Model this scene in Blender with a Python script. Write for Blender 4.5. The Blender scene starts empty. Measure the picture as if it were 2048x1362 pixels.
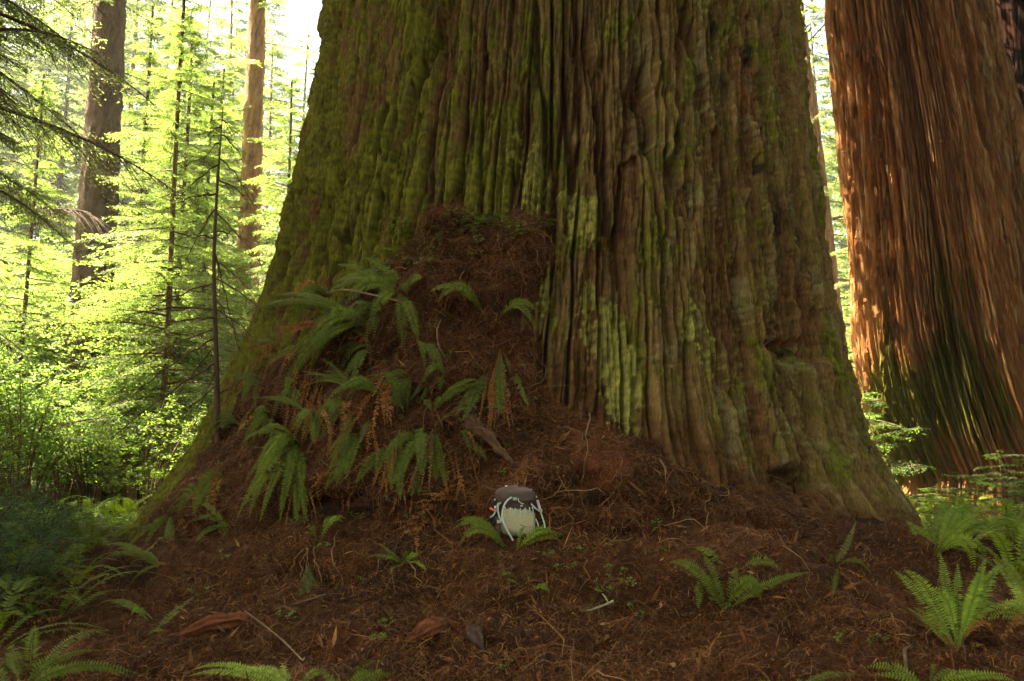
import bpy, math, random
import numpy as np
from mathutils import Vector
from mathutils.bvhtree import BVHTree

SC = bpy.context.scene
COL = SC.collection
PI = math.pi
rnd = random.Random(11)
RG = np.random.default_rng(5)

# ------------------------------------------------------------------ camera
CAMZ = 1.4
PITCH = math.radians(8.0)
F = 1700.0                                   # focal length in pixels of the 2048 px wide photograph
CP, SP = math.cos(PITCH), math.sin(PITCH)
CAM = np.array([0.0, 0.0, CAMZ])
cam_d = bpy.data.cameras.new('camera')
cam = bpy.data.objects.new('camera', cam_d)
COL.objects.link(cam)
cam.location = (0, 0, CAMZ)
cam.rotation_euler = (PI / 2 + PITCH, 0, 0)
cam_d.sensor_width = 36.0
cam_d.lens = 36.0 * F / 2048.0
cam_d.clip_start = 0.05
cam_d.clip_end = 3000.0
SC.camera = cam

def ray(u, v):
    a, b = (u - 1024.0) / F, (681.0 - v) / F
    return np.array([a, CP - b * SP, SP + b * CP])

def at(u, v, Y):
    d = ray(u, v)
    return CAM + d * (Y / d[1])

def uv_of(P):
    R = P - CAM
    d = R[..., 1] * CP + R[..., 2] * SP
    d = np.where(d < 0.05, 0.05, d)
    b = -R[..., 1] * SP + R[..., 2] * CP
    return 1024.0 + F * R[..., 0] / d, 681.0 - F * b / d

# ------------------------------------------------------------------ noise
_perm = np.random.default_rng(77).permutation(256).astype(np.int64)
_perm = np.concatenate([_perm, _perm, _perm])
_g = np.random.default_rng(78).normal(size=(256, 3))
_g /= np.linalg.norm(_g, axis=1)[:, None]

def pn(x, y, z=0.0):
    x, y, z = np.broadcast_arrays(np.asarray(x, float), np.asarray(y, float), np.asarray(z, float))
    xi, yi, zi = np.floor(x).astype(np.int64), np.floor(y).astype(np.int64), np.floor(z).astype(np.int64)
    xf, yf, zf = x - xi, y - yi, z - zi
    u, v, w = (t * t * t * (t * (t * 6 - 15) + 10) for t in (xf, yf, zf))
    out = 0.0
    for dx in (0, 1):
        wx = u if dx else 1 - u
        px = _perm[(xi + dx) & 255]
        for dy in (0, 1):
            wy = v if dy else 1 - v
            py = _perm[px + ((yi + dy) & 255)]
            for dz in (0, 1):
                wz = w if dz else 1 - w
                g = _g[_perm[py + ((zi + dz) & 255)]]
                out = out + wx * wy * wz * (g[..., 0] * (xf - dx) + g[..., 1] * (yf - dy) + g[..., 2] * (zf - dz))
    return out * 1.6

def fbm(x, y, z=0.0, o=4, gain=0.5):
    s, a = 0.0, 1.0
    for i in range(o):
        k = 2.0 ** i
        s = s + a * pn(np.asarray(x) * k + 17.3 * i, np.asarray(y) * k - 9.1 * i, np.asarray(z) * k + 4.7 * i)
        a *= gain
    return s

def sst(a, b, x):
    t = np.clip((x - a) / (b - a), 0, 1)
    return t * t * (3 - 2 * t)

def _h(i, j, k):
    return _perm[_perm[(i & 255)] + (j & 255)] * 256 + _perm[_perm[(j * 7 + k * 31 + 13) & 255] + (i & 255)]

def worley(s, z, per, seed):
    """cells in (s, z); s wraps after PER cells. Returns F1, F2, random number of the nearest cell"""
    si, zi = np.floor(s).astype(np.int64), np.floor(z).astype(np.int64)
    f1 = np.full(s.shape, 9.0)
    f2 = np.full(s.shape, 9.0)
    idr = np.zeros(s.shape)
    for dz in (-1, 0, 1):
        for ds in (-2, -1, 0, 1, 2):
            ci, cj = si + ds, zi + dz
            cw = ci % per
            h1 = _h(cw, cj, seed) / 65536.0
            h2 = _h(cw + 57, cj + 11, seed + 5) / 65536.0
            h3 = _h(cw + 101, cj + 31, seed + 9) / 65536.0
            dx = s - (ci + 0.5 + (h1 - 0.5) * 0.85)
            dy = (z - (cj + 0.5 + (h2 - 0.5) * 0.9)) * 0.85
            d = np.sqrt(dx * dx + dy * dy)
            near = d < f1
            f2 = np.where(near, f1, np.minimum(f2, d))
            f1 = np.where(near, d, f1)
            idr = np.where(near, h3, idr)
    return f1, f2, idr

# ------------------------------------------------------------------ mesh helpers
def mesh(name, V, Q=None, T=None, mats=(), mi=None, col=None, smooth=True, parent=None, attrs=None):
    V = np.asarray(V, np.float32)
    me = bpy.data.meshes.new(name)
    nq = 0 if Q is None else len(Q)
    nt = 0 if T is None else len(T)
    me.vertices.add(len(V))
    me.vertices.foreach_set('co', V.ravel())
    me.loops.add(nq * 4 + nt * 3)
    me.polygons.add(nq + nt)
    li, ls = [], []
    if nq:
        li.append(np.asarray(Q, np.int32).ravel())
        ls.append(np.arange(nq, dtype=np.int32) * 4)
    if nt:
        li.append(np.asarray(T, np.int32).ravel())
        ls.append(nq * 4 + np.arange(nt, dtype=np.int32) * 3)
    me.loops.foreach_set('vertex_index', np.concatenate(li))
    me.polygons.foreach_set('loop_start', np.concatenate(ls))
    for m in mats:
        me.materials.append(m)
    if mi is not None:
        me.polygons.foreach_set('material_index', np.asarray(mi, np.int32))
    me.update(calc_edges=True)
    me.polygons.foreach_set('use_smooth', np.full(nq + nt, bool(smooth)))
    if col is not None:
        a = me.color_attributes.new('Col', 'FLOAT_COLOR', 'POINT')
        c = np.ones((len(V), 4), np.float32)
        c[:, :3] = col
        a.data.foreach_set('color', c.ravel())
    for k, x in (attrs or {}).items():
        a = me.attributes.new(k, 'FLOAT', 'POINT')
        a.data.foreach_set('value', np.asarray(x, np.float32))
    ob = bpy.data.objects.new(name, me)
    COL.objects.link(ob)
    if parent is not None:
        ob.parent = parent
    return ob

def tag(o, label=None, cat=None, group=None, kind=None):
    if label: o['label'] = label
    if cat: o['category'] = cat
    if group: o['group'] = group
    if kind: o['kind'] = kind
    return o

def empty(name, loc, label=None, cat=None, group=None, rz=0.0):
    o = bpy.data.objects.new(name, None)
    COL.objects.link(o)
    o.empty_display_size = 0.1
    o.location = tuple(float(c) for c in loc)
    o.rotation_euler = (0, 0, rz)
    return tag(o, label, cat, group)

def copy_thing(o, loc, rz=0.0, sc=1.0, label=None, group=None):
    c = o.copy()
    COL.objects.link(c)
    c.location = tuple(float(x) for x in loc)
    c.rotation_euler = (0, 0, rz)
    c.scale = (sc, sc, sc)
    if label: c['label'] = label
    if group: c['group'] = group
    for ch in list(o.children):
        d = ch.copy()
        COL.objects.link(d)
        d.parent = c
    return c

def gridq(nr, nc, wrap=False):
    r = np.arange(nr - 1)[:, None] * nc
    c = np.arange(nc if wrap else nc - 1)[None, :]
    c2 = (c + 1) % nc
    return np.stack([r + c, r + c2, r + nc + c2, r + nc + c], -1).reshape(-1, 4)

class Acc:
    """collects pieces into one mesh: vertices, quads, a colour per vertex, a material index per quad"""
    def __init__(s):
        s.V, s.Q, s.C, s.M, s.n = [], [], [], [], 0
    def add(s, V, Q, C=(0.5, 0.5, 0.5), m=0):
        V = np.asarray(V, float).reshape(-1, 3)
        s.V.append(V)
        s.Q.append(np.asarray(Q) + s.n)
        c = np.empty((len(V), 3)); c[:] = C
        s.C.append(c)
        s.M.append(np.full(len(Q), m))
        s.n += len(V)
    def build(s, name, mats, parent=None, smooth=True):
        return mesh(name, np.concatenate(s.V), np.concatenate(s.Q), None, mats, np.concatenate(s.M), np.concatenate(s.C), smooth, parent)

def nrm(a):
    a = np.asarray(a, float)
    return a / np.maximum(np.linalg.norm(a, axis=-1, keepdims=True), 1e-9)

def tube(P, R, k=6, cap=True):
    """P (n,3) centres, R (n,) radii -> V, Q"""
    P = np.asarray(P, float); n = len(P)
    R = np.broadcast_to(np.asarray(R, float), (n,))
    Tn = nrm(np.gradient(P, axis=0))
    ref = np.array([0, 0, 1.0]) if abs(Tn[:, 2]).mean() < 0.8 else np.array([1.0, 0, 0])
    A = nrm(np.cross(Tn, ref)); B = np.cross(Tn, A)
    ang = np.arange(k) * 2 * PI / k
    V = P[:, None] + R[:, None, None] * (np.cos(ang)[None, :, None] * A[:, None] + np.sin(ang)[None, :, None] * B[:, None])
    V = V.reshape(-1, 3)
    Q = gridq(n, k, True)
    if cap and k == 4:
        Q = np.concatenate([Q, [[0, 1, 2, 3], [(n - 1) * k + 3, (n - 1) * k + 2, (n - 1) * k + 1, (n - 1) * k]]])
    elif cap:
        V = np.concatenate([V, P[:1], P[-1:]])
        a, b = n * k, n * k + 1
        i = np.arange(0, k, 2)
        if k % 2 == 0:
            Q = np.concatenate([Q, np.stack([np.full_like(i, a), i, (i + 1) % k, (i + 2) % k], -1),
                                np.stack([np.full_like(i, b), (n - 1) * k + (i + 2) % k, (n - 1) * k + (i + 1) % k, (n - 1) * k + i], -1)])
    return V, Q

def leaves(P, D, N, L, W, mid=0.45):
    """a diamond leaf for each row"""
    P = np.asarray(P, float); D = nrm(D); S = nrm(np.cross(D, N))
    L = np.asarray(L)[..., None] if np.ndim(L) else L
    W = np.asarray(W)[..., None] if np.ndim(W) else W
    V = np.stack([P, P + D * L * mid + S * W * 0.5, P + D * L, P + D * L * mid - S * W * 0.5], 1).reshape(-1, 3)
    Q = np.arange(len(P) * 4).reshape(-1, 4)
    return V, Q

# ------------------------------------------------------------------ materials
def nodes_of(name):
    m = bpy.data.materials.new(name)
    m.use_nodes = True
    nt = m.node_tree
    for n in list(nt.nodes):
        nt.nodes.remove(n)
    return m, nt

def _n(nt, t, **k):
    n = nt.nodes.new(t)
    for a, b in k.items():
        setattr(n, a, b)
    return n

def surf_mat(name, rough=0.85, scale=(30, 30, 30), var=0.45, bump=0.4, bdist=0.01, spec=0.25, detail=6.0, tint=None, fine=3.1):
    """vertex colour 'Col' (or a plain tint) broken up by two layers of noise, with bump"""
    m, nt = nodes_of(name)
    out = _n(nt, 'ShaderNodeOutputMaterial'); bs = _n(nt, 'ShaderNodeBsdfPrincipled')
    bs.inputs['Roughness'].default_value = rough
    bs.inputs['Specular IOR Level'].default_value = spec
    tc = _n(nt, 'ShaderNodeTexCoord'); mp = _n(nt, 'ShaderNodeMapping')
    mp.inputs['Scale'].default_value = scale
    nt.links.new(tc.outputs['Object'], mp.inputs['Vector'])
    n1 = _n(nt, 'ShaderNodeTexNoise'); n1.inputs['Scale'].default_value = 1.0
    n1.inputs['Detail'].default_value = detail; n1.inputs['Roughness'].default_value = 0.68
    nt.links.new(mp.outputs['Vector'], n1.inputs['Vector'])
    n2 = _n(nt, 'ShaderNodeTexNoise'); n2.inputs['Scale'].default_value = fine
    n2.inputs['Detail'].default_value = 3.0
    nt.links.new(mp.outputs['Vector'], n2.inputs['Vector'])
    ad = _n(nt, 'ShaderNodeMath', operation='ADD')
    nt.links.new(n1.outputs['Fac'], ad.inputs[0]); nt.links.new(n2.outputs['Fac'], ad.inputs[1])
    mr = _n(nt, 'ShaderNodeMapRange')
    mr.inputs['From Min'].default_value = 0.62; mr.inputs['From Max'].default_value = 1.38
    mr.inputs['To Min'].default_value = 1 - var; mr.inputs['To Max'].default_value = 1 + var
    nt.links.new(ad.outputs[0], mr.inputs['Value'])
    mx = _n(nt, 'ShaderNodeMix', data_type='RGBA', blend_type='MULTIPLY')
    mx.inputs['Factor'].default_value = 1.0
    if tint is None:
        at_ = _n(nt, 'ShaderNodeAttribute', attribute_name='Col')
        nt.links.new(at_.outputs['Color'], mx.inputs['A'])
    else:
        mx.inputs['A'].default_value = (*tint, 1)
    nt.links.new(mr.outputs['Result'], mx.inputs['B'])
    nt.links.new(mx.outputs['Result'], bs.inputs['Base Color'])
    if bump:
        bp = _n(nt, 'ShaderNodeBump')
        bp.inputs['Strength'].default_value = bump; bp.inputs['Distance'].default_value = bdist
        nt.links.new(ad.outputs[0], bp.inputs['Height'])
        nt.links.new(bp.outputs['Normal'], bs.inputs['Normal'])
    nt.links.new(bs.outputs['BSDF'], out.inputs['Surface'])
    return m

def leaf_mat(name, trans=0.45, rough=0.55, tcol=(1.25, 1.2, 0.55), spec=0.3):
    """leaf: vertex colour by reflection, a yellower one by transmission"""
    m, nt = nodes_of(name)
    out = _n(nt, 'ShaderNodeOutputMaterial'); bs = _n(nt, 'ShaderNodeBsdfPrincipled'); tr = _n(nt, 'ShaderNodeBsdfTranslucent')
    bs.inputs['Roughness'].default_value = rough
    bs.inputs['Specular IOR Level'].default_value = spec
    at_ = _n(nt, 'ShaderNodeAttribute', attribute_name='Col')
    nt.links.new(at_.outputs['Color'], bs.inputs['Base Color'])
    mx = _n(nt, 'ShaderNodeMix', data_type='RGBA', blend_type='MULTIPLY')
    mx.inputs['Factor'].default_value = 1.0
    nt.links.new(at_.outputs['Color'], mx.inputs['A'])
    mx.inputs['B'].default_value = (*tcol, 1)
    nt.links.new(mx.outputs['Result'], tr.inputs['Color'])
    ms = _n(nt, 'ShaderNodeMixShader'); ms.inputs['Fac'].default_value = trans
    nt.links.new(bs.outputs['BSDF'], ms.inputs[1]); nt.links.new(tr.outputs['BSDF'], ms.inputs[2])
    nt.links.new(ms.outputs['Shader'], out.inputs['Surface'])
    return m

M_BARK = surf_mat('mossy_bark', 0.92, (60, 60, 9), 0.6, 1.0, 0.02, 0.08, 8.0)
M_SHADE_BARK = surf_mat('shaded_bark', 1.0, (38, 38, 3.0), 0.4, 0.6, 0.02, 0.0)  # for near-black bark whose colour stands in for deep shade
M_RED = surf_mat('stringy_bark', 0.92, (60, 60, 3.0), 0.6, 1.0, 0.02, 0.08, 8.0)
M_DUFF = surf_mat('duff', 0.95, (34, 34, 34), 0.65, 0.9, 0.02, 0.1)
M_STRAND = surf_mat('rootlet', 0.85, (9, 9, 9), 0.35, 0.0, 0.01, 0.15)
M_TWIG = surf_mat('twig_wood', 0.9, (60, 60, 20), 0.4, 0.5, 0.004, 0.15)
M_TRUNK = surf_mat('conifer_bark', 0.92, (14, 14, 4), 0.5, 0.9, 0.03, 0.15)
M_NEEDLE = leaf_mat('needles', 0.50, 0.6, (2.4, 2.4, 1.5), .2)
M_LEAF = leaf_mat('leaf', 0.5, 0.55, (2.4, 2.4, 1.4), .2)
M_FERN = leaf_mat('fern_green', 0.40, 0.65, (1.9, 1.8, 0.5), 0.12)
M_DEAD = leaf_mat('fern_dead', 0.25, 0.8, (1.2, 0.9, 0.6), 0.1)
# ------------------------------------------------------------------ the great mossy trunk
YC = 9.0
def profile(rows, Yc):
    """rows of (v, left u, right u) of the outline -> z, axis azimuth, radius"""
    z, az, r = [], [], []
    for v, ul, ur in rows:
        a = [math.atan2(ray(u, v)[0], ray(u, v)[1]) for u in (ul, ur)]
        c, h = (a[0] + a[1]) / 2, (a[1] - a[0]) / 2
        Dc = Yc / math.cos(c)
        rr = Dc * math.sin(h)
        t = math.sqrt(Dc * Dc - rr * rr)
        zs = [CAMZ + t * ray(u, v)[2] / math.hypot(ray(u, v)[0], ray(u, v)[1]) for u in (ul, ur)]
        z.append(sum(zs) / 2); az.append(math.tan(c) * Yc); r.append(rr)
    o = np.argsort(z)
    return np.array(z)[o], np.array(az)[o], np.array(r)[o]

PZ, PX, PR = profile([(0, 648, 1600), (100, 634, 1604), (200, 618, 1612), (300, 594, 1626), (400, 572, 1640), (500, 548, 1652), (600, 520, 1668),
                      (700, 486, 1690), (800, 446, 1716), (880, 400, 1745), (950, 350, 1786), (1010, 300, 1826), (1060, 268, 1852)], YC)
PZ = np.concatenate([[-1.0], PZ, [9.0, 20.0, 36.0]])
PX = np.concatenate([[PX[0]], PX, [PX[-1] + 0.05, PX[-1] + 0.1, PX[-1] + 0.2]])
PR = np.concatenate([[PR[0] + 1.0], PR, [PR[-1] - 0.2, 1.6, 0.5]])

def trunk_rad(th, z):
    r = np.interp(z, PZ, PR)
    base = np.clip((2.6 - z) / 2.4, 0, 1.4)
    lob = pn(np.sin(th) * 1.7 + 3.1, np.cos(th) * 1.7, z * 0.05) * 0.10 + pn(np.sin(th) * 4.2, np.cos(th) * 4.2 + 8, z * 0.12) * 0.085
    wide = pn(np.sin(th) * 2.2 + 9, np.cos(th) * 2.2, z * 0.16) * 0.055
    vis = np.clip(np.cos(th) * 1.4, 0, 1)             # the outline itself is as surveyed
    return r - 0.03 + (lob * base * 0.9 + wide) * (0.25 + 0.75 * vis)

def trunk_pt(th, z, extra=0.0):
    r = trunk_rad(th, z) + extra
    return np.stack([np.interp(z, PZ, PX) + r * np.sin(th), YC - r * np.cos(th), z + 0 * th], -1)

def blobs(u, v, lst):
    s = 0.0
    for cu, cv, su, sv, a in lst:
        s = s + a * np.exp(-((u - cu) / su) ** 2 - ((v - cv) / sv) ** 2)
    return s

def bark_relief(th, z, n1, h1, n2, h2, seed, wander=0.5):
    cx, cy = np.cos(th), np.sin(th)
    w = pn(cx * 5, cy * 5, z * 0.45 + seed) * wander + pn(cx * 16, cy * 16, z * 1.3 + seed) * wander * 0.45
    s = (th / (2 * PI)) % 1.0
    a, b, idr = worley((s * n1 + w) % n1, z / h1 + pn(cx * 9, cy * 9, seed) * 0.6, n1, seed)
    e = b - a
    ridge = sst(0.0, 0.17, e + 0.09 * pn(cx * 60, cy * 60, z * 3))
    a2, b2, id2 = worley((s * n2 + w * n2 / n1 * 1.1 + 0.5 * pn(cx * 30, cy * 30, z * 2.5)) % n2, z / h2, n2, seed + 3)
    ridge2 = sst(0.0, 0.25, b2 - a2)
    return ridge, ridge2, idr, id2, e

th = np.concatenate([np.linspace(-1.78, 1.78, 1440), np.linspace(1.78, 2 * PI - 1.78, 122)[1:-1]])
zz = np.concatenate([np.linspace(-0.4, 6.9, 560), np.linspace(6.95, 9, 40), np.linspace(9.2, 36, 60)])
TH, ZZ = np.meshgrid(th, zz)
THf, ZZf = TH.ravel(), ZZ.ravel()
cx, cy = np.cos(THf), np.sin(THf)
P0 = trunk_pt(THf, ZZf)
U0, V0 = uv_of(P0)
front = np.cos(THf) > -0.25
# right flank: many thinner slanting ridges, left: broad plates
r1, r2, id1, id2, e1 = bark_relief(THf, ZZf, 108, 3.2, 290, 1.4, 3, 0.28)
flank = sst(1330, 1560, U0)
r1b, r2b, id1b, id2b, e1b = bark_relief(THf, ZZf, 126, 3.0, 380, 1.5, 21, 0.45)
r1 = r1 * (1 - flank) + r1b * flank
r2 = r2 * (1 - flank) + r2b * flank
id1 = np.where(flank > 0.5, id1b, id1)
fib = fbm(cx * 90, cy * 90, ZZf * 2.2, 3)
lump = fbm(cx * 34, cy * 34, ZZf * 12.0, 4)
# flakes broken off the plates, leaving redder wood under a ragged edge
fl = pn(cx * 13, cy * 13, ZZf * 0.55 + 5) + 0.35 * pn(cx * 50, cy * 50, ZZf * 2.5) + 0.22 * (id1 - 0.5)
fl += blobs(U0, V0, [(1190, 570, 40, 70, .5), (1195, 180, 16, 50, .6), (1255, 300, 26, 18, -.5), (1265, 390, 26, 70, .5), (1150, 720, 40, 90, .55), (960, 110, 16, 30, .4), (1320, 660, 40, 40, .35), (1660, 690, 0.1, 1, 0)])
fl -= blobs(U0, V0, [(1240, 720, 40, 130, .6), (1165, 440, 45, 60, .6), (1085, 560, 26, 60, .5)])
flake = sst(0.30, 0.345, fl)
fl2 = pn(cx * 24 + 7, cy * 24, ZZf * 0.9 + 15) + 0.4 * pn(cx * 90, cy * 90, ZZf * 3.5) + 0.5 * (id2 - 0.5)
flake2 = sst(0.34, 0.38, fl2)
crack = 1 - sst(0.0, 0.075, np.abs(pn(cx * 36, cy * 36, ZZf * 0.55 + 31) + 0.12 * pn(cx * 120, cy * 120, ZZf * 4)))
crack *= sst(-0.1, 0.3, pn(cx * 15, cy * 15, ZZf * .8 + 3))
cross = 1 - sst(0.0, 0.10, np.abs(pn(cx * 12, cy * 12, ZZf * 3.4 + 61) + 0.3 * pn(cx * 60, cy * 60, ZZf * 4)))
cross *= sst(0.15, 0.4, pn(cx * 30, cy * 30, ZZf * 2.2 + 8))
def terrace(x, k, soft=.16):
    y = x * k; f = np.floor(y); q = y - f
    return (f + sst(0.5 - soft / 2, 0.5 + soft / 2, q)) / k
shag = terrace(fbm(cx * 15 + 2, cy * 15, ZZf * 0.42 + 7, 2) + 0.30 * fib + 0.16 * pn(cx * 120, cy * 120, ZZf * 5), 5.0)
shag2 = terrace(fbm(cx * 34 + 12, cy * 34, ZZf * 0.75 + 27, 2) + 0.35 * fib, 4.0)
fine = np.abs(pn(cx * 150, cy * 150, ZZf * 1.6 + 3)) - 0.3
disp = (r1 - 1) * (0.160 - 0.035 * flank) + (id1 - 0.5) * 0.085 * r1 + (r2 - 1) * 0.034 + fib * 0.009 + fine * 0.016 + lump * 0.005 - flake * 0.060 - flake2 * 0.022 - crack * 0.038 - cross * 0.014
disp += pn(cx * 7, cy * 7, ZZf * 0.8) * 0.03 + shag * 0.060 + shag2 * 0.026 * (0.4 + 0.6 * r1)
# hollows
hole = blobs(U0, V0, [(1592, 965, 24, 20, .55), (1634, 1005, 11, 36, .45), (1575, 690, 40, 13, .16), (1605, 715, 38, 13, .12), (1555, 660, 10, 40, .12), (759, 362, 5, 8, .05),
                      (1318, 190, 8, 14, .07), (1207, 125, 10, 14, .08), (1335, 200, 7, 70, .10), (1080, 340, 5, 50, .06), (690, 1012, 80, 22, .5), (715, 730, 55, 34, .22)])
disp = np.where(front, disp - hole, disp * 0.9)
disp -= blobs(U0, V0, [(1571, 60, 9, 120, .16)])

# colour of the bark itself
brown = np.array([0.165, 0.098, 0.032]); grey = np.array([0.200, 0.142, 0.044]); red = np.array([0.150, 0.060, 0.022])
mossA = np.array([0.140, 0.148, 0.012]); mossB = np.array([0.080, 0.076, 0.012]); lich = np.array([0.235, 0.225, 0.115])
def mixc(c, d, f):
    return c + (d - c) * np.clip(f, 0, 1)[:, None]
n_big = pn(cx * 6, cy * 6, ZZf * 0.9 + 40); n_mid = fbm(cx * 22, cy * 22, ZZf * 3.2 + 11, 3); n_fin = fbm(cx * 70, cy * 70, ZZf * 22, 3)
c = np.tile(brown, (len(THf), 1))
c = mixc(c, grey, 0.45 + 0.45 * n_big + 0.35 * n_mid)
c = c * (0.72 + 0.56 * id1 + 0.16 * (id2 - .5))[:, None]
c = mixc(c, red, sst(0.35, 0.85, pn(cx * 18, cy * 18, ZZf * 1.1 + 70) + 0.5 * n_mid) * 0.45)
c = mixc(c, red, flake * 0.55 + flake2 * 0.2)
c = mixc(c, red * 0.8, (1 - r1) * 0.7)
left = 1 - sst(620, 1250, U0)
ms = -0.20 + 0.60 * left + 0.50 * n_big + 0.55 * n_mid + 0.35 * n_fin - 0.45 * flake - 0.12 * flake2 + 0.16 * (r1 - 0.6)
ms += blobs(U0, V0, [(1060, 340, 50, 110, .55), (1085, 560, 30, 80, .55), (1160, 450, 50, 70, .45), (1240, 720, 45, 140, .95), (700, 420, 140, 130, .25), (960, 300, 40, 140, .2),
                     (1420, 680, 80, 70, .36), (1500, 760, 50, 50, .28), (1330, 460, 26, 36, .35), (640, 250, 60, 200, .15), (1600, 850, 40, 90, .12)])
ms -= blobs(U0, V0, [(700, 180, 24, 200, .3), (850, 230, 24, 60, .35), (1200, 200, 60, 80, .3), (1265, 420, 30, 60, .5), (1190, 570, 50, 60, .6), (1120, 760, 60, 100, .7), (1330, 820, 60, 60, .4)])
ms = ms - blobs(U0, V0, [(500, 830, 110, 130, .42), (560, 640, 60, 80, .12)]) + 0.25 * (id1 - .5)
moss = sst(0.04, 0.26, ms)
disp = disp + moss * (0.008 + 0.008 * np.clip(n_fin + .4 * n_mid, -.5, 1))
V = trunk_pt(THf, ZZf, disp)
deepmoss = mixc(np.tile(mossB, (len(THf), 1)), mossA, 0.45 + 0.8 * n_mid + 0.7 * n_fin + 0.35 * left)
deepmoss = mixc(deepmoss, np.array([0.150, 0.150, 0.016]), blobs(U0, V0, [(1240, 720, 50, 150, .55), (1060, 340, 50, 110, .35), (1160, 450, 50, 60, .35)]))
c = c + (deepmoss - c) * (moss * 0.86)[:, None]
film = sst(-0.20, 0.50, ms + 0.18)
c = mixc(c, np.array([0.125, 0.105, 0.022]), film * (1 - moss) * 0.65)
lm = sst(0.30, 0.6, pn(cx * 26, cy * 26, ZZf * 2.5 + 90) + 0.5 * n_fin) * sst(1150, 1350, U0)
c = mixc(c, lich, lm * 0.35)
wu, wv = U0 + 9 * fib + 8 * n_mid, V0 + 30 * pn(cx * 60, cy * 60, ZZf * 1.5)
char = sst(0.35, 0.8, blobs(wu, wv, [(1432, 55, 13, 45, 1), (1448, 180, 17, 60, 1), (1502, 125, 11, 28, 1), (1398, 150, 7, 45, .8), (1530, 340, 9, 22, .9), (1550, 395, 16, 40, 1), (1562, 440, 10, 30, .9), (1530, 170, 8, 30, .7), (1590, 690, 40, 12, .9), (1572, 60, 10, 130, 1)]) * (0.75 + 0.5 * n_mid + .4 * fib))
c = mixc(c, np.array([0.012, 0.013, 0.013]), char * 0.8)
duffy = sst(0.3, 0.8, blobs(U0, V0, [(1200, 800, 160, 90, .5), (1400, 900, 120, 80, .5), (1250, 960, 180, 90, 1), (1500, 1020, 180, 70, 1), (1700, 1050, 150, 50, .8), (1130, 850, 90, 120, .9)]) + 0.3 * n_mid)
c = mixc(c, np.array([0.105, 0.040, 0.014]), duffy * 0.7)
pm = sst(0.30, 0.44, blobs(U0 + 26 * n_mid + 10 * n_fin, V0 + 60 * n_mid, [(1165, 440, 40, 55, .8), (1085, 560, 24, 70, .75), (1205, 640, 42, 70, .9), (1245, 770, 36, 80, .95), (1070, 350, 34, 80, .6), (1420, 700, 40, 70, .5)]) + .22 * n_mid + .2 * n_fin)
c = mixc(c, np.array([0.285, 0.270, 0.060]), pm * (.8 + .3 * n_fin))
c = c * (1 + 0.35 * n_fin + 0.25 * fib)[:, None]
redwood = empty('redwood_tree', (float(PX[3]), YC, 0.0), 'huge moss covered redwood with furrowed bark rising behind the backpack', 'tree')
def rel(V, o):
    return V - np.array(o.location)
trunk_ob = mesh('trunk', rel(V, redwood), gridq(len(zz), len(th), True), None, (M_BARK,), None, np.clip(c, 0.004, 1), True, redwood)
TRUNK_V, TRUNK_Q = V, gridq(len(zz), len(th), True)

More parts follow.
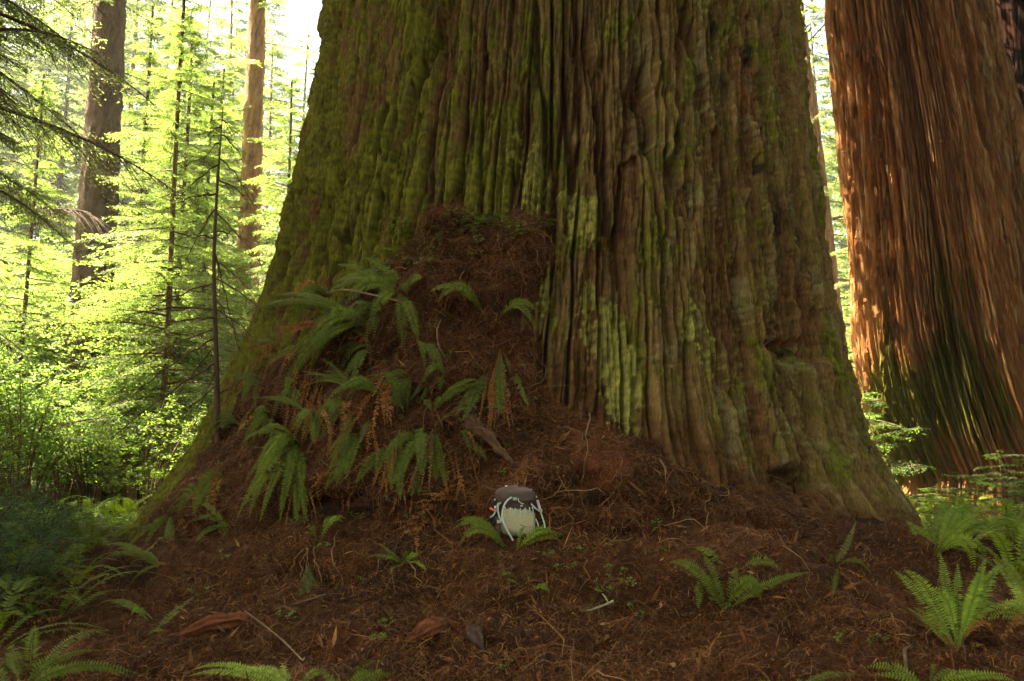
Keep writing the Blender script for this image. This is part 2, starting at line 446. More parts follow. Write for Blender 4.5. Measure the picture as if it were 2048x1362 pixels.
# ------------------------------------------------------------------ other redwoods on the right
def redwood_trunk(name, label, Yc, rows, zlo, zhi, cols, seed, n1, h1, n2, h2, amp, nth=520, nz=330, moss_at=None, half=1.75, dark=1.0):
    pz, px, pr = profile(rows, Yc)
    dx = (px[-1] - px[0]) / (pz[-1] - pz[0])
    pz = np.concatenate([[zlo], pz, [zhi, 34.0]])
    px = np.concatenate([[px[0]], px, [px[-1] + dx * (zhi - pz[-2]) * 0.6, px[-1] + dx * 6]])
    pr = np.concatenate([[pr[0] * 1.12], pr, [pr[-1] * 0.96, pr[-1] * 0.3]])
    fa = math.atan2(px[2], Yc)                          # faces the camera
    th = np.concatenate([np.linspace(-half, half, nth), np.linspace(half, 2 * PI - half, 80)[1:-1]])
    zz = np.concatenate([np.linspace(zlo, zhi, nz), np.linspace(zhi + 0.4, 34, 30)])
    T, Z = (a.ravel() for a in np.meshgrid(th, zz))
    T2 = T - fa
    r1, r2, i1, i2, e = bark_relief(T, Z, n1, h1, n2, h2, seed, 0.3)
    cx, cy = np.cos(T), np.sin(T)
    fib = fbm(cx * 110, cy * 110, Z * 0.7 + seed, 3)
    sh = np.round((fbm(cx * 16, cy * 16, Z * .22 + 3, 2) + .3 * fib) * 6) / 6
    big = pn(cx * 5, cy * 5, Z * 0.35 + seed)
    crk = 1 - sst(0.0, 0.09, np.abs(pn(cx * 30, cy * 30, Z * 0.35 + seed) + .12 * pn(cx * 90, cy * 90, Z * 2)))
    d = (r1 - 1) * amp - crk * amp * .5 + (r2 - 1) * amp * 0.42 + (i1 - 0.5) * amp * 0.5 + fib * amp * 0.2 + sh * amp * .45 + big * amp * 1.0
    base = np.clip((zlo + 2.5 - Z) / 2.2, 0, 1)
    d += pn(cx * 4 + seed, cy * 4, Z * 0.1) * 0.22 * base
    r = np.interp(Z, pz, pr) + d
    V = np.stack([np.interp(Z, pz, px) + r * np.sin(T2), Yc - r * np.cos(T2), Z], -1)
    u, v = uv_of(V)
    n = fbm(cx * 30, cy * 30, Z * 0.9 + seed, 3); nf = fbm(cx * 120, cy * 120, Z * 2.5, 2)
    c = np.tile(np.array(cols[0]), (len(V), 1))
    c = mixc(c, np.array(cols[1]), 0.45 + 0.7 * n)
    c = mixc(c, np.array(cols[2]), sst(0.15, 0.7, nf + 0.6 * n) * 0.8)
    c = c * (0.70 + 0.60 * i1)[:, None]
    c = mixc(c, np.array(cols[1]) * 0.7, (1 - r1) * 0.6)
    if moss_at:
        mm = blobs(u, v, moss_at) + 0.35 * n + 0.25 * nf + 0.25 * (r1 - 0.7)
        c = mixc(c, np.array([0.085, 0.105, 0.008]), sst(0.25, 0.75, mm) * 0.85)
    c = mixc(c, c * np.array([0.58, 0.68, 0.68]), sst(-0.75, 0.15, np.sin(T2 - fa) + .25 * n)) if dark == 1.0 else c  # olive algae tone plus painted shade, darker away from the lit left side
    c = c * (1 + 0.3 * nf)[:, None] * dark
    root = empty(name, (float(px[1]), Yc, 0.0), label, 'tree')
    mesh('trunk', rel(V, root), gridq(len(zz), len(th), True), None, (M_RED if dark == 1.0 else M_SHADE_BARK,), None, np.clip(c, 0.002, 1), True, root)
    return root

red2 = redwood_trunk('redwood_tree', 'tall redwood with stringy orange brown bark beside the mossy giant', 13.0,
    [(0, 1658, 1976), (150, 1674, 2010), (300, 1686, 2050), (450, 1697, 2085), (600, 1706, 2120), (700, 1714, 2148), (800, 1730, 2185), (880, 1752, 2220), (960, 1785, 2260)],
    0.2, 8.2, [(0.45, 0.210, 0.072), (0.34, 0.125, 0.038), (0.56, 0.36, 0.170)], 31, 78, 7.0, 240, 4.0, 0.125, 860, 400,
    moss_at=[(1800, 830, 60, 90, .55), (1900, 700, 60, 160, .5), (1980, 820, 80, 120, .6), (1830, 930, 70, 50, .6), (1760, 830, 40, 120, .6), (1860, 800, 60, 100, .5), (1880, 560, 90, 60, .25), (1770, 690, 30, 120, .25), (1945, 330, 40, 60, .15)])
red3 = redwood_trunk('redwood_tree', 'dark redwood with painted shade at the picture edge, half hidden by the orange redwood', 16.5,
    [(0, 1960, 2290), (300, 1975, 2320), (600, 1990, 2350), (900, 2000, 2380)],
    0.2, 9.5, [(0.020, 0.014, 0.010), (0.035, 0.016, 0.010), (0.060, 0.022, 0.010)], 47, 60, 2.0, 150, 0.9, 0.06, 200, 150, dark=.5)  # this trunk's deep shade is put into its bark colour
# ------------------------------------------------------------------ ground, mound of duff, litter
AX = 0.42
_fr = np.array([(2.0, 1.2), (3.0, 1.08), (3.5, 1.0), (3.85, .94), (4.15, .91), (4.34, .87), (4.62, .69), (5.6, .55), (7, .30), (8.5, .02), (12, -.15), (30, -.2)])
_bk = np.array([(2.0, .7), (3.4, .66), (4.2, .64), (5.6, .60), (8, .62), (12, .75), (20, 1.0), (40, 1.6), (90, 3.0)])
def gh0(x, y):
    dx, dy = x - AX, y - YC
    rho = np.sqrt(dx * dx + dy * dy)
    cph = -dy / np.maximum(rho, 1e-6)
    f = sst(0.22, 1.0, cph)
    jit = pn(x * 0.9, y * 0.9, 3.3) * 0.45 + pn(x * 2.6, y * 2.6, 1.3) * 0.08
    r = rho + jit * f * np.exp(-((rho - 4.4) / 1.2) ** 2)
    return np.interp(r, _fr[:, 0], _fr[:, 1]) * f + np.interp(rho, _bk[:, 0], _bk[:, 1]) * (1 - f)

def gh(x, y):
    x, y = np.asarray(x, float), np.asarray(y, float)
    z = gh0(x, y)
    near = np.exp(-((x / 9) ** 2 + ((y - 5) / 8) ** 2))
    z = z + pn(x * 0.25, y * 0.25, 9) * 0.22 * (1 - near) + pn(x * 1.3, y * 1.3, 2) * 0.07 + pn(x * 4, y * 4, 5) * 0.035
    U, Vv = uv_of(np.stack([x, y, z], -1))
    ok = (y > 2.2) & (y < 8)
    z = z - np.where(ok, blobs(U, Vv, [(690, 1135, 75, 24, .32), (600, 1125, 40, 16, .18), (430, 1268, 80, 14, .14), (870, 1278, 60, 16, .16), (860, 1160, 50, 18, .16), (1420, 1240, 60, 18, .08), (330, 1200, 60, 16, .08), (700, 1300, 70, 14, .08), (1000, 1190, 150, 24, .12), (760, 1190, 60, 20, .08), (1300, 1215, 160, 26, .06), (1840, 1240, 30, 40, .10), (1150, 1290, 180, 40, .05), (250, 1150, 80, 30, .1), (1590, 1270, 60, 25, .06)]), 0)
    return z

def ghf(x, y):
    """with the fine lumps of the visible stretch"""
    z = gh(x, y)
    w = np.exp(-((x / 6) ** 2 + ((y - 5) / 4) ** 2))
    return z + w * (pn(x * 11, y * 11, 6) * 0.030 + pn(x * 27, y * 27, 8) * 0.011 + np.abs(pn(x * 5, y * 5, 4)) * 0.075 + np.abs(pn(x * 2.2, y * 2.6, 14)) * 0.09 - 0.03)

def graded(lo, hi, step, far_lo, far_hi, g=1.17):
    a = list(np.arange(lo, hi, step)); s = step; b = [a[-1]]
    while b[-1] < far_hi:
        s *= g; b.append(b[-1] + s)
    s = step; d = [lo]
    while d[-1] > far_lo:
        s *= g; d.append(d[-1] - s)
    return np.array(d[:0:-1] + a + b[1:])

gx = graded(-4.6, 4.6, 0.022, -500, 500)
gy = graded(2.6, 8.4, 0.022, -200, 700)
GX, GY = (a.ravel() for a in np.meshgrid(gx, gy))
GZ = ghf(GX, GY)
GV = np.stack([GX, GY, GZ], -1)
GQ = gridq(len(gy), len(gx))
n1 = fbm(GX * 1.4, GY * 1.4, 2, 3); n2 = fbm(GX * 9, GY * 9, 7, 3); n3 = fbm(GX * 35, GY * 35, 9, 2)
gc = np.tile(np.array([0.052, 0.020, 0.006]), (len(GV), 1))
gc = mixc(gc, np.array([0.088, 0.031, 0.009]), 0.4 + 0.7 * n2 + 0.3 * n1)
gc = mixc(gc, np.array([0.098, 0.056, 0.020]), sst(0.25, 0.8, n3 + 0.5 * n2))
gc = mixc(gc, np.array([0.040, 0.018, 0.009]), sst(0.2, 0.7, n1 - 0.3 * n2) * 0.7)
away = sst(8.5, 11, GY) + sst(3.6, 4.8, -GX) * sst(5.0, 6.6, GY)
gc = mixc(gc, np.array([0.050, 0.062, 0.016]), np.clip(away, 0, 1) * (0.55 + 0.5 * n2))
soil = sst(0.1, 0.6, fbm(GX * .8 + 5, GY * 1.2, 3, 3))
gc = mixc(gc, np.array([0.026, 0.015, 0.008]), soil * .75)
rot_ = sst(0.35, 0.7, fbm(GX * 1.7 + 25, GY * 1.7, 5, 3))
gc = mixc(gc, np.array([0.125, 0.040, 0.013]), rot_ * .7)
ground = tag(mesh('ground', GV, GQ, None, (M_DUFF,), None, np.clip(gc * .82 * (1 + 0.3 * n3)[:, None], .003, 1)), kind='structure')

# mound of fibrous duff against the front of the trunk
POLY = np.array([(838, 440), (862, 412), (905, 404), (948, 430), (985, 446), (1035, 424), (1085, 436), (1100, 500), (1085, 560), (1062, 640), (1075, 720), (1095, 790), (1150, 830), (1290, 880), (1420, 965), (1560, 1000),
                 (1660, 1040), (1850, 1075), (1900, 1250), (180, 1250), (240, 1090), (300, 1020), (360, 950), (420, 880), (470, 800), (520, 740), (560, 690), (640, 620), (730, 560), (800, 500)], float)
def poly_sd(u, v, poly):
    ins = np.zeros(u.shape, bool); dm = np.full(u.shape, 1e9)
    n = len(poly)
    for i in range(n):
        a, b = poly[i], poly[(i + 1) % n]
        e = b - a
        t = np.clip(((u - a[0]) * e[0] + (v - a[1]) * e[1]) / (e @ e), 0, 1)
        dm = np.minimum(dm, (u - a[0] - t * e[0]) ** 2 + (v - a[1] - t * e[1]) ** 2)
        cr = (a[1] > v) != (b[1] > v)
        with np.errstate(divide='ignore', invalid='ignore'):
            xi = a[0] + (v - a[1]) * e[0] / np.where(e[1] == 0, 1e-9, e[1])
        ins ^= cr & (u < xi)
    d = np.sqrt(dm)
    return np.where(ins, d, -d)

mth = np.linspace(-1.45, 1.35, 640); mz = np.linspace(0.25, 3.75, 360)
MT, MZ = (a.ravel() for a in np.meshgrid(mth, mz))
MP = trunk_pt(MT, MZ)
mu, mv = uv_of(MP)
sd = poly_sd(mu + 14 * pn(mu / 45, mv / 45, 1), mv + 12 * pn(mu / 40, mv / 40, 5), POLY)
low = sst(620, 980, mv)
T = np.where(sd > 0, (0.17 + 0.12 * low + 0.08 * np.exp(-((mu - 760) / 220) ** 2 - ((mv - 700) / 180) ** 2)) * (1 - np.exp(-sd / (26.0 + 64 * (1 - sst(640, 860, mu))))) - 0.02, -0.02 + sd * 0.004)
px_, py_, pz_ = MP.T
ins = sst(0, 30, sd)
T = T + ins * (fbm(px_ * 2.3, py_ * 2.3, pz_ * 2.3, 2) * 0.10 + pn(px_ * 7, py_ * 7, pz_ * 5) * 0.07 + pn(px_ * 16, py_ * 16, pz_ * 9) * 0.034 + pn(px_ * 38, py_ * 38, pz_ * 18) * 0.012)
T = T + ins * blobs(mu, mv, [(900, 440, 50, 26, .10), (1045, 470, 45, 32, .12), (950, 600, 60, 20, .08), (1050, 640, 40, 16, .06), (690, 640, 80, 40, .06), (1080, 930, 90, 40, .1), (840, 985, 60, 14, .08)])
T = np.where(T > 0, T * (0.22 + 0.78 * sst(-1.30, -0.62, MT)) * (0.35 + 0.65 * (1 - sst(0.45, 1.1, MT))), T)
T = T - ins * blobs(mu, mv, [(800, 700, 36, 26, .16), (930, 520, 40, 18, .10), (880, 800, 50, 24, .14), (640, 900, 30, 40, .12), (1060, 860, 40, 30, .12), (1180, 1000, 60, 16, .10), (715, 730, 60, 40, .30), (690, 1012, 78, 26, .42), (600, 1020, 30, 20, .2), (1005, 740, 30, 40, .10), (960, 560, 60, 24, .08), (880, 470, 40, 12, .06), (960, 790, 40, 30, .12), (560, 860, 30, 30, .08), (1010, 900, 40, 20, .12)])
MV = trunk_pt(MT, MZ, np.clip(T, -0.35, 0.6))
MQ = gridq(len(mz), len(mth))
keep = (sd > -35)[MQ].any(1)
MQ = MQ[keep]
used = np.zeros(len(MV), bool); used[MQ.ravel()] = True
rem = np.cumsum(used) - 1
MQ = rem[MQ]; MV = MV[used]; mu, mv = mu[used], mv[used]
px_, py_, pz_ = MV.T
n1 = fbm(px_ * 2.2, py_ * 2.2, pz_ * 2.2, 3); n2 = fbm(px_ * 13, py_ * 13, pz_ * 7, 3); n3 = fbm(px_ * 40, py_ * 40, pz_ * 22, 2)
mc = np.tile(np.array([0.052, 0.021, 0.006]), (len(MV), 1))
mc = mixc(mc, np.array([0.090, 0.031, 0.009]), 0.35 + 0.6 * n1 + 0.5 * n2)
mc = mixc(mc, np.array([0.098, 0.056, 0.020]), sst(0.2, 0.8, n3 + 0.4 * n2) * 0.8)
mc = mixc(mc, np.array([0.170, 0.050, 0.018]), sst(0.35, 0.9, blobs(mu, mv, [(1190, 900, 60, 90, 1), (1150, 720, 30, 120, 1)]) + .2 * n2))
mc = mixc(mc, np.array([0.055, 0.065, 0.012]), sst(0.45, 1.0, blobs(mu, mv, [(840, 490, 70, 60, .9), (690, 590, 90, 50, 1), (560, 720, 70, 90, .6), (330, 1010, 80, 60, .5)]) + .35 * n2 + 0.2 * n3) * 0.7)
mound = tag(mesh('mound', MV, MQ, None, (M_DUFF,), None, np.clip(mc * .8 * (1 + 0.3 * n3)[:, None], .003, 1)), kind='structure')

# ray casting on what has been built so far, to stand things on it
def _bvh():
    Vs, Qs, n = [], [], 0
    a = TRUNK_V.reshape(len(zz), len(th), 3)[:600:4, :1440:5]
    for V_, nr, nc in ((a, a.shape[0], a.shape[1]), (GV.reshape(len(gy), len(gx), 3)[::2, ::2], (len(gy) + 1) // 2, (len(gx) + 1) // 2)):
        Vs.append(V_.reshape(-1, 3)); Qs.append(gridq(nr, nc) + n); n += nr * nc
    Vs.append(MV); Qs.append(MQ[::1] + n)
    return BVHTree.FromPolygons(np.concatenate(Vs).tolist(), np.concatenate(Qs).tolist())
BV = _bvh()
def hit(u, v):
    d = ray(u, v)
    h = BV.ray_cast(Vector(CAM), Vector(d), 60)
    if h[0] is None:
        return at(u, v, 12.0), np.array([0, -1.0, 0])
    n = np.array(h[1]); 
    if n @ d > 0: n = -n
    return np.array(h[0]), n

# litter: rootlets, needles and shreds lying over the mound and the ground
def scatter(V, Q, n, rng, wfun):
    A, B, C_, D_ = (V[Q[:, i]] for i in range(4))
    N = np.cross(C_ - A, D_ - B)
    area = np.linalg.norm(N, axis=1) * 0.5
    N = nrm(N)
    cen = (A + B + C_ + D_) / 4
    N = np.where((np.einsum('ij,ij->i', N, CAM - cen) < 0)[:, None], -N, N)
    w = area * wfun(cen, N)
    f = rng.choice(len(Q), n, p=w / w.sum())
    s, t = rng.random((n, 1)), rng.random((n, 1))
    P = (A[f] * (1 - s) + B[f] * s) * (1 - t) + (D_[f] * (1 - s) + C_[f] * s) * t
    return P, N[f]

def strands(P, N, D, L, W, curl, lift, rng, col, K=5):
    n = len(P)
    D = nrm(D - N * np.einsum('ij,ij->i', D, N)[:, None])
    S = np.cross(N, D)
    t = np.linspace(0, 1, K)
    ang = curl[:, None] * t[None] * 2.2
    stp = (L / (K - 1))[:, None, None] * (np.cos(ang)[..., None] * D[:, None] + np.sin(ang)[..., None] * S[:, None])
    X = np.concatenate([np.zeros((n, 1, 3)), np.cumsum(stp[:, 1:], 1)], 1)
    up = lift[:, None] * np.sin(t * PI)[None] + 0.003
    X = P[:, None] + X + N[:, None] * up[..., None] + rng.normal(0, 1, (n, K, 3)) * (L * 0.035)[:, None, None]
    Tn = nrm(np.gradient(X, axis=1))
    roll = rng.random((n, 1)) * PI
    side = nrm(np.cross(Tn, np.cos(roll)[..., None] * N[:, None] + np.sin(roll)[..., None] * S[:, None]))
    wt = W[:, None] * (1 - 0.75 * t[None] ** 2)
    V = np.stack([X - side * wt[..., None] * .5, X + side * wt[..., None] * .5], 2).reshape(-1, 3)
    base = (np.arange(n) * K * 2)[:, None] + (np.arange(K - 1) * 2)[None]
    Q = np.stack([base, base + 1, base + 3, base + 2], -1).reshape(-1, 4)
    return V, Q, np.repeat(col, K * 2, axis=0)

lit = Acc()
rg = np.random.default_rng(3)
pal = np.array([(0.155, 0.075, 0.027), (0.095, 0.038, 0.013), (0.22, 0.125, 0.045), (0.060, 0.027, 0.011), (0.28, 0.18, 0.085), (0.17, 0.058, 0.016), (0.040, 0.019, 0.009)])
def pick(n, p):
    c = pal[rg.choice(len(pal), n, p=p)] * np.array([.80, .68, .56])
    return c * rg.uniform(.7, 1.25, (n, 1))
def wview(cen, N):
    d2 = ((cen - CAM) ** 2).sum(1)
    u, v = uv_of(cen)
    fac = np.abs(np.einsum('ij,ij->i', N, nrm(CAM - cen)))
    return ((u > -150) & (u < 2200) & (v < 1460) & (cen[:, 1] > 2.4)) * (fac + 0.12) / d2
# hanging rootlets on the mound
n = 52000
def wm(cen, N):
    u, v = uv_of(cen)
    s = poly_sd(u, v, POLY)
    return wview(cen, N) * (s > -6) * (0.35 + 0.65 * (u > 700) * (v < 900) + 0.3 * (v > 850))
P, N = scatter(MV, MQ, n, rg, wm)
P -= N * 0.004
clump = fbm(P[:, 0] * 5, P[:, 1] * 5, P[:, 2] * 5, 2)
D = rg.normal(0, 0.6, (n, 3)) + np.array([0, -0.1, -0.85])
lit.add(*strands(P, N, D, rg.gamma(1.7, .05, n) + .015, rg.uniform(.0014, .0036, n), rg.normal(0, .7, n), rg.uniform(-.004, .035, n), rg, pick(n, [.22, .22, .16, .15, .07, .08, .10]) * (1 + .35 * clump)[:, None]))
# litter of the ground
n = 92000
P, N = scatter(GV, GQ, n, rg, lambda c, N: wview(c, N) * (c[:, 1] < 9))
D = rg.normal(0, 1, (n, 3)) + np.array([0.25, 0, 0])
clump = fbm(P[:, 0] * 4, P[:, 1] * 4, 0, 2)
kd = rg.random(n) < np.clip(.62 + .9 * fbm(P[:, 0] * 1.3, P[:, 1] * 1.3, 5, 3), .12, 1)
P, N, D, clump = P[kd], N[kd], D[kd], clump[kd]; n = len(P)
lit.add(*strands(P, N, D, rg.gamma(2.2, .028, n) + .015, rg.uniform(.0014, .0034, n), rg.normal(0, .9, n), rg.uniform(-.004, .03, n), rg, pick(n, [.22, .22, .17, .14, .08, .08, .09]) * (1 + .4 * clump)[:, None]))
# a few long bare roots and stems
for (V_, Q_, m_) in ((MV, MQ, 380), (GV, GQ, 380)):
    P, N = scatter(V_, Q_, m_, rg, wview)
    D = rg.normal(0, .8, (m_, 3)) + np.array([0, 0, -0.5])
    lit.add(*strands(P, N, D, rg.uniform(.2, .5, m_), rg.uniform(.003, .007, m_), rg.normal(0, .55, m_), rg.uniform(0, .05, m_), rg, pick(m_, [.2, .15, .25, .1, .2, .1, 0]), 8))
# shed needle sprigs
n = 40000
P, N = scatter(np.concatenate([MV, GV]), np.concatenate([MQ, GQ + len(MV)]), n, rg, lambda c, N: wview(c, N) * (c[:, 1] < 9))
V_, Q_ = leaves(P + N * .008, rg.normal(0, 1, (n, 3)), N + rg.normal(0, .5, (n, 3)), rg.uniform(.015, .05, n), rg.uniform(.003, .009, n))
lit.add(V_, Q_, np.repeat(pick(n, [.2, .25, .12, .2, .05, .15, .03]), 4, axis=0))
# shreds caught on the lower bark
n = 9000
kz = (TRUNK_V[TRUNK_Q[:, 0]][:, 2] < 1.9)
def wt(cen, N):
    u, v = uv_of(cen)
    return wview(cen, N) * np.exp(-np.clip(POLY_D(u, v), 0, 400) / 45.0)
POLY_D = lambda u, v: -poly_sd(u, v, POLY)
P, N = scatter(TRUNK_V, TRUNK_Q[kz], n, rg, wt)
D = rg.normal(0, 0.6, (n, 3)) + np.array([0, -0.1, -0.9])
lit.add(*strands(P, N, D, rg.gamma(2.2, .032, n) + .015, rg.uniform(.0014, .0036, n), rg.normal(0, .7, n), rg.uniform(-.004, .03, n), rg, pick(n, [.22, .22, .16, .15, .07, .08, .10])))
# flakes of bark and dead leaf bits
n = 2600
P, N = scatter(np.concatenate([MV, GV]), np.concatenate([MQ, GQ + len(MV)]), n, rg, lambda c, N: wview(c, N) * (c[:, 1] < 9))
V_, Q_ = leaves(P + N * rg.uniform(.004, .02, (n, 1)), rg.normal(0, 1, (n, 3)), N + rg.normal(0, .45, (n, 3)), rg.gamma(3, .018, n) + .02, rg.uniform(.008, .026, n), .35)
lit.add(V_, Q_, np.repeat(pick(n, [.15, .2, .15, .2, .04, .16, .10]), 4, axis=0))
litter = tag(lit.build('litter', (M_STRAND,)), 'tangle of brown rootlets, twigs and shed needles covering the mound', kind='stuff')
EXPOSURE = 3.95
HAZE = 0.0007
# ------------------------------------------------------------------ ferns
GREEN = np.array([0.098, 0.140, 0.016]); BRIGHT = np.array([0.130, 0.205, 0.022]); PALE = np.array([0.150, 0.165, 0.040])
DARKG = np.array([0.066, 0.094, 0.014]); DEAD = np.array([0.27, 0.120, 0.032]); TAN = np.array([0.24, 0.155, 0.070])

def bez(B, C, T, n):
    t = np.linspace(0, 1, n)[:, None]
    return B * (1 - t) ** 2 + 2 * C * t * (1 - t) + T * t * t

def frond_mesh(B, C, T, width, out, col, rng, dead=False, bare=0.10, pairs=None):
    """a once divided frond along a curved stalk; OUT is the side its face looks to"""
    K = 24
    X = bez(B, C, T, K)
    L = np.linalg.norm(np.diff(X, axis=0), axis=1).sum()
    n = pairs or int(np.clip(L / 0.0135, 14, 58))
    t = np.linspace(bare, 0.995, n)
    Xi = np.stack([np.interp(t, np.linspace(0, 1, K), X[:, k]) for k in range(3)], -1)
    Tn = nrm(np.gradient(Xi, axis=0))
    S = nrm(np.cross(Tn, np.broadcast_to(out, Tn.shape) + 1e-4))
    N = np.cross(S, Tn)
    q = (t - bare) / (1 - bare)
    shp = np.clip(q / 0.22, 0.0, 1) ** 0.55 * 0.45 + 0.55 * np.clip(q / 0.45, 0, 1) ** 0.8
    shp = shp * np.clip(1 - q ** 2.4, 0, 1) ** 0.75 + 0.03
    a = Acc()
    sp = L * (1 - bare) / n
    cup = rng.uniform(-.1, .22)
    for sg in (-1, 1):
        ln = width * 0.5 * shp * rng.uniform(0.86, 1.08, n)
        if dead:
            ln = ln * rng.uniform(.45, 1, n)
        D = sg * S + Tn * (0.30 + 0.35 * q[:, None]) - N * (cup + rng.normal(0, .10 if not dead else .7, (n, 1)))
        NN = N + rng.normal(0, .12 if not dead else .6, (n, 3))
        V, Q = leaves(Xi, D, NN, ln, np.full(n, sp * (.80 if not dead else .9)) * np.clip(shp + .45, 0, 1), 0.30)
        keep = rng.random(n) > (0.02 if not dead else 0.15)
        c = col * rng.uniform(.8, 1.2, (n, 1)) * (1 + rng.normal(0, .05, (n, 3)))
        kk = np.flatnonzero(keep)
        V = V.reshape(-1, 4, 3)[kk].reshape(-1, 3)
        a.add(V, np.arange(len(V)).reshape(-1, 4), np.repeat(c[kk], 4, axis=0))
    Vt, Qt = tube(X, np.linspace(0.0032, 0.0010, K) * (0.7 + L), 4)
    a.add(Vt, Qt, col * 0.5 + np.array([0.06, 0.04, 0.015]) if not dead else DEAD * 0.6)
    return a

def fern_px(base, fr, label, group='sword ferns growing on the mound', col=GREEN, off=0.10, cat='fern', rng=None, sink=0.01, comp=None, wk=1.0):
    """fern rooted where the surface is seen at BASE; FR: (tip u, tip v, rise in px, width in px, kind, forward m)"""
    rng = rng or np.random.default_rng(int(base[0] * 7 + base[1]))
    if comp is None: comp = {G1: 1.35, G2: .3}.get(group, .4)
    Bp, Nn = hit(*base)
    Bp = Bp - Nn * sink
    root = empty('fern', Bp, label, cat, group)
    fr = list(fr)
    if comp:
        for f in list(fr):
            for _ in range(int(comp) + (rng.random() < comp % 1)):
                fr.append((f[0] + rng.normal(0, 20), f[1] + rng.normal(0, 16), f[2] * rng.uniform(.6, 1.3), f[3] * rng.uniform(.65, .95), *((f[4],) if len(f) > 4 else ())))
    for f in fr:
        tu, tv, ri, w = f[:4]
        kind = f[4] if len(f) > 4 else 'g'
        fo = f[5] if len(f) > 5 else off
        if len(f) > 6:
            B2, _ = hit(*f[6]); B2 = B2 - _ * 0.005
        else:
            B2 = Bp + rng.normal(0, .008, 3)
        H, _ = hit(tu, tv)
        Yt = np.clip(H[1] - fo, B2[1] - 0.55, B2[1] + 0.35)
        Tt = at(tu, tv, Yt)
        p = B2[1] / F
        Ci = (B2 + Tt) / 2 + np.array([0, -SP, CP]) * 2 * ri * p + np.array([0, -1.0, 0]) * abs(ri) * p * 0.9
        k = {'g': col, 'b': BRIGHT, 'p': PALE, 'd': DEAD, 't': TAN, 'k': DARKG}[kind[0]]
        dead = kind[0] in 'dt'
        outv = nrm(0.55 * np.array([0, 0, 1.0]) + 0.75 * nrm(CAM - B2) + rng.normal(0, .15, 3)) if 'e' not in kind else nrm(np.array([0.1, -.35, 1.0]))
        a = frond_mesh(B2 - Bp, Ci - Bp, Tt - Bp, w * p * wk, outv, k * rng.uniform(.85, 1.15), rng, dead)
        a.build('dead_frond' if dead else 'frond', (M_DEAD if dead else M_FERN,), root, False)
    return root

def fern_rosette(P, n, Lr, label, group, col=GREEN, rng=None, dead=1, wid=0.13, lean=(0, 0), up=(0.5, 1.1)):
    rng = rng or rnd_np
    root = empty('fern', P, label, 'fern', group)
    for i in range(n + dead):
        az = 2 * PI * i / (n + dead) * 1.0 + rng.uniform(-.4, .4)
        L = rng.uniform(*Lr)
        e = rng.uniform(*up)
        d = np.array([math.cos(az) + lean[0], math.sin(az) + lean[1], 0])
        C = d * L * 0.42 * math.cos(e) + np.array([0, 0, L * 0.75 * math.sin(e)])
        T = d * L * 0.95 * math.cos(e * .75) + np.array([0, 0, L * (0.62 * math.sin(e) - 0.12)])
        dd = i >= n
        if dd:
            T[2] = -0.05; C[2] *= 0.5
        a = frond_mesh(np.zeros(3), C, T, wid * L / 0.6 * 0.75, np.array([d[0] * -.3, d[1] * -.3, 1.0]), (DEAD if dd else col) * rng.uniform(.8, 1.2), rng, dd, pairs=int(np.clip(L / .02, 14, 36)))
        a.build('dead_frond' if dd else 'frond', (M_DEAD if dd else M_FERN,), root, False)
    return root
rnd_np = np.random.default_rng(41)

G1 = 'sword ferns growing on the duff mound'
G2 = 'sword ferns on the forest floor'
fern_px((800, 592), [(690, 610, 34, 60), (668, 566, 26, 50), (735, 540, 22, 46), (842, 556, 16, 34), (803, 700, 26, 40), (740, 645, 24, 40), (700, 552, 20, 44), (770, 535, 10, 36), (655, 588, 30, 40, 'g', .2)],
        'bushy fern cluster at the top of the duff mound under the mossy bark', G1, GREEN * 1.1)
fern_px((735, 650), [(588, 758, 46, 46), (608, 712, 40, 44), (640, 690, 36, 44), (560, 604, 18, 30), (548, 590, 22, 30), (520, 612, 26, 28), (655, 660, 26, 40), (540, 655, 6, 26, 'd'), (548, 668, 10, 30, 'd'), (625, 735, 40, 40)],
        'spreading fern with one long blue green frond and orange dead fronds above the dark hollow', G1, GREEN * .9)
fern_px((968, 628), [(876, 604, 42, 36)], 'lone arched frond in front of the hanging root mat, curling downhill', G1, GREEN, .2)
fern_px((1000, 640), [(1073, 660, 36, 38)], 'lone broad frond arching over bare rootlets near the root mat edge', G1, GREEN, .2)
fern_px((772, 806), [(674, 800, 44, 36), (690, 780, 30, 26)], 'fern with a bright arched frond above the curtain of dead fronds', G1, BRIGHT * .7, .22)
fern_px((762, 748), [(814, 802, 16, 28), (745, 800, 10, 24, 'd'), (785, 825, 6, 30, 'd'), (770, 850, 4, 26, 'd')], 'narrow fern with a pale yellow crown and brown hanging fronds', G1, GREEN * 1.1, .16)
fern_px((708, 778), [(603, 742, 6, 18), (596, 752, 14, 16), (650, 742, 10, 20)], 'thin flat fern frond crossing the dark hollow', G1, GREEN * .8, .15)
fern_px((864, 822), [(938, 770, 14, 30), (848, 800, 6, 22)], 'small upright fern frond pointing up the slope to the trunk', G1, GREEN, .14)
fern_px((893, 722), [(838, 808, 4, 24), (905, 700, 4, 16), (838, 802, 8, 16, 'd')], 'slim yellowing fern frond hanging off a bent stem', G1, np.array([.07, .095, .022]), .14)
fern_px((978, 745), [(926, 842, 6, 34), (985, 838, 0, 18, 'd'), (955, 850, 0, 16, 'd')], 'dark hanging frond beside the long straight one, over the broken branch', G1, DARKG * 1.1, .12)
fern_px((1000, 698), [(1003, 828, 2, 32), (1020, 862, 0, 26, 'd'), (988, 858, 0, 24, 'd'), (1026, 850, 3, 20, 't'), (975, 800, 2, 20, 'd')], 'long straight hanging fern frond with brown dead fronds either side', G1, DARKG * 1.3, .14)
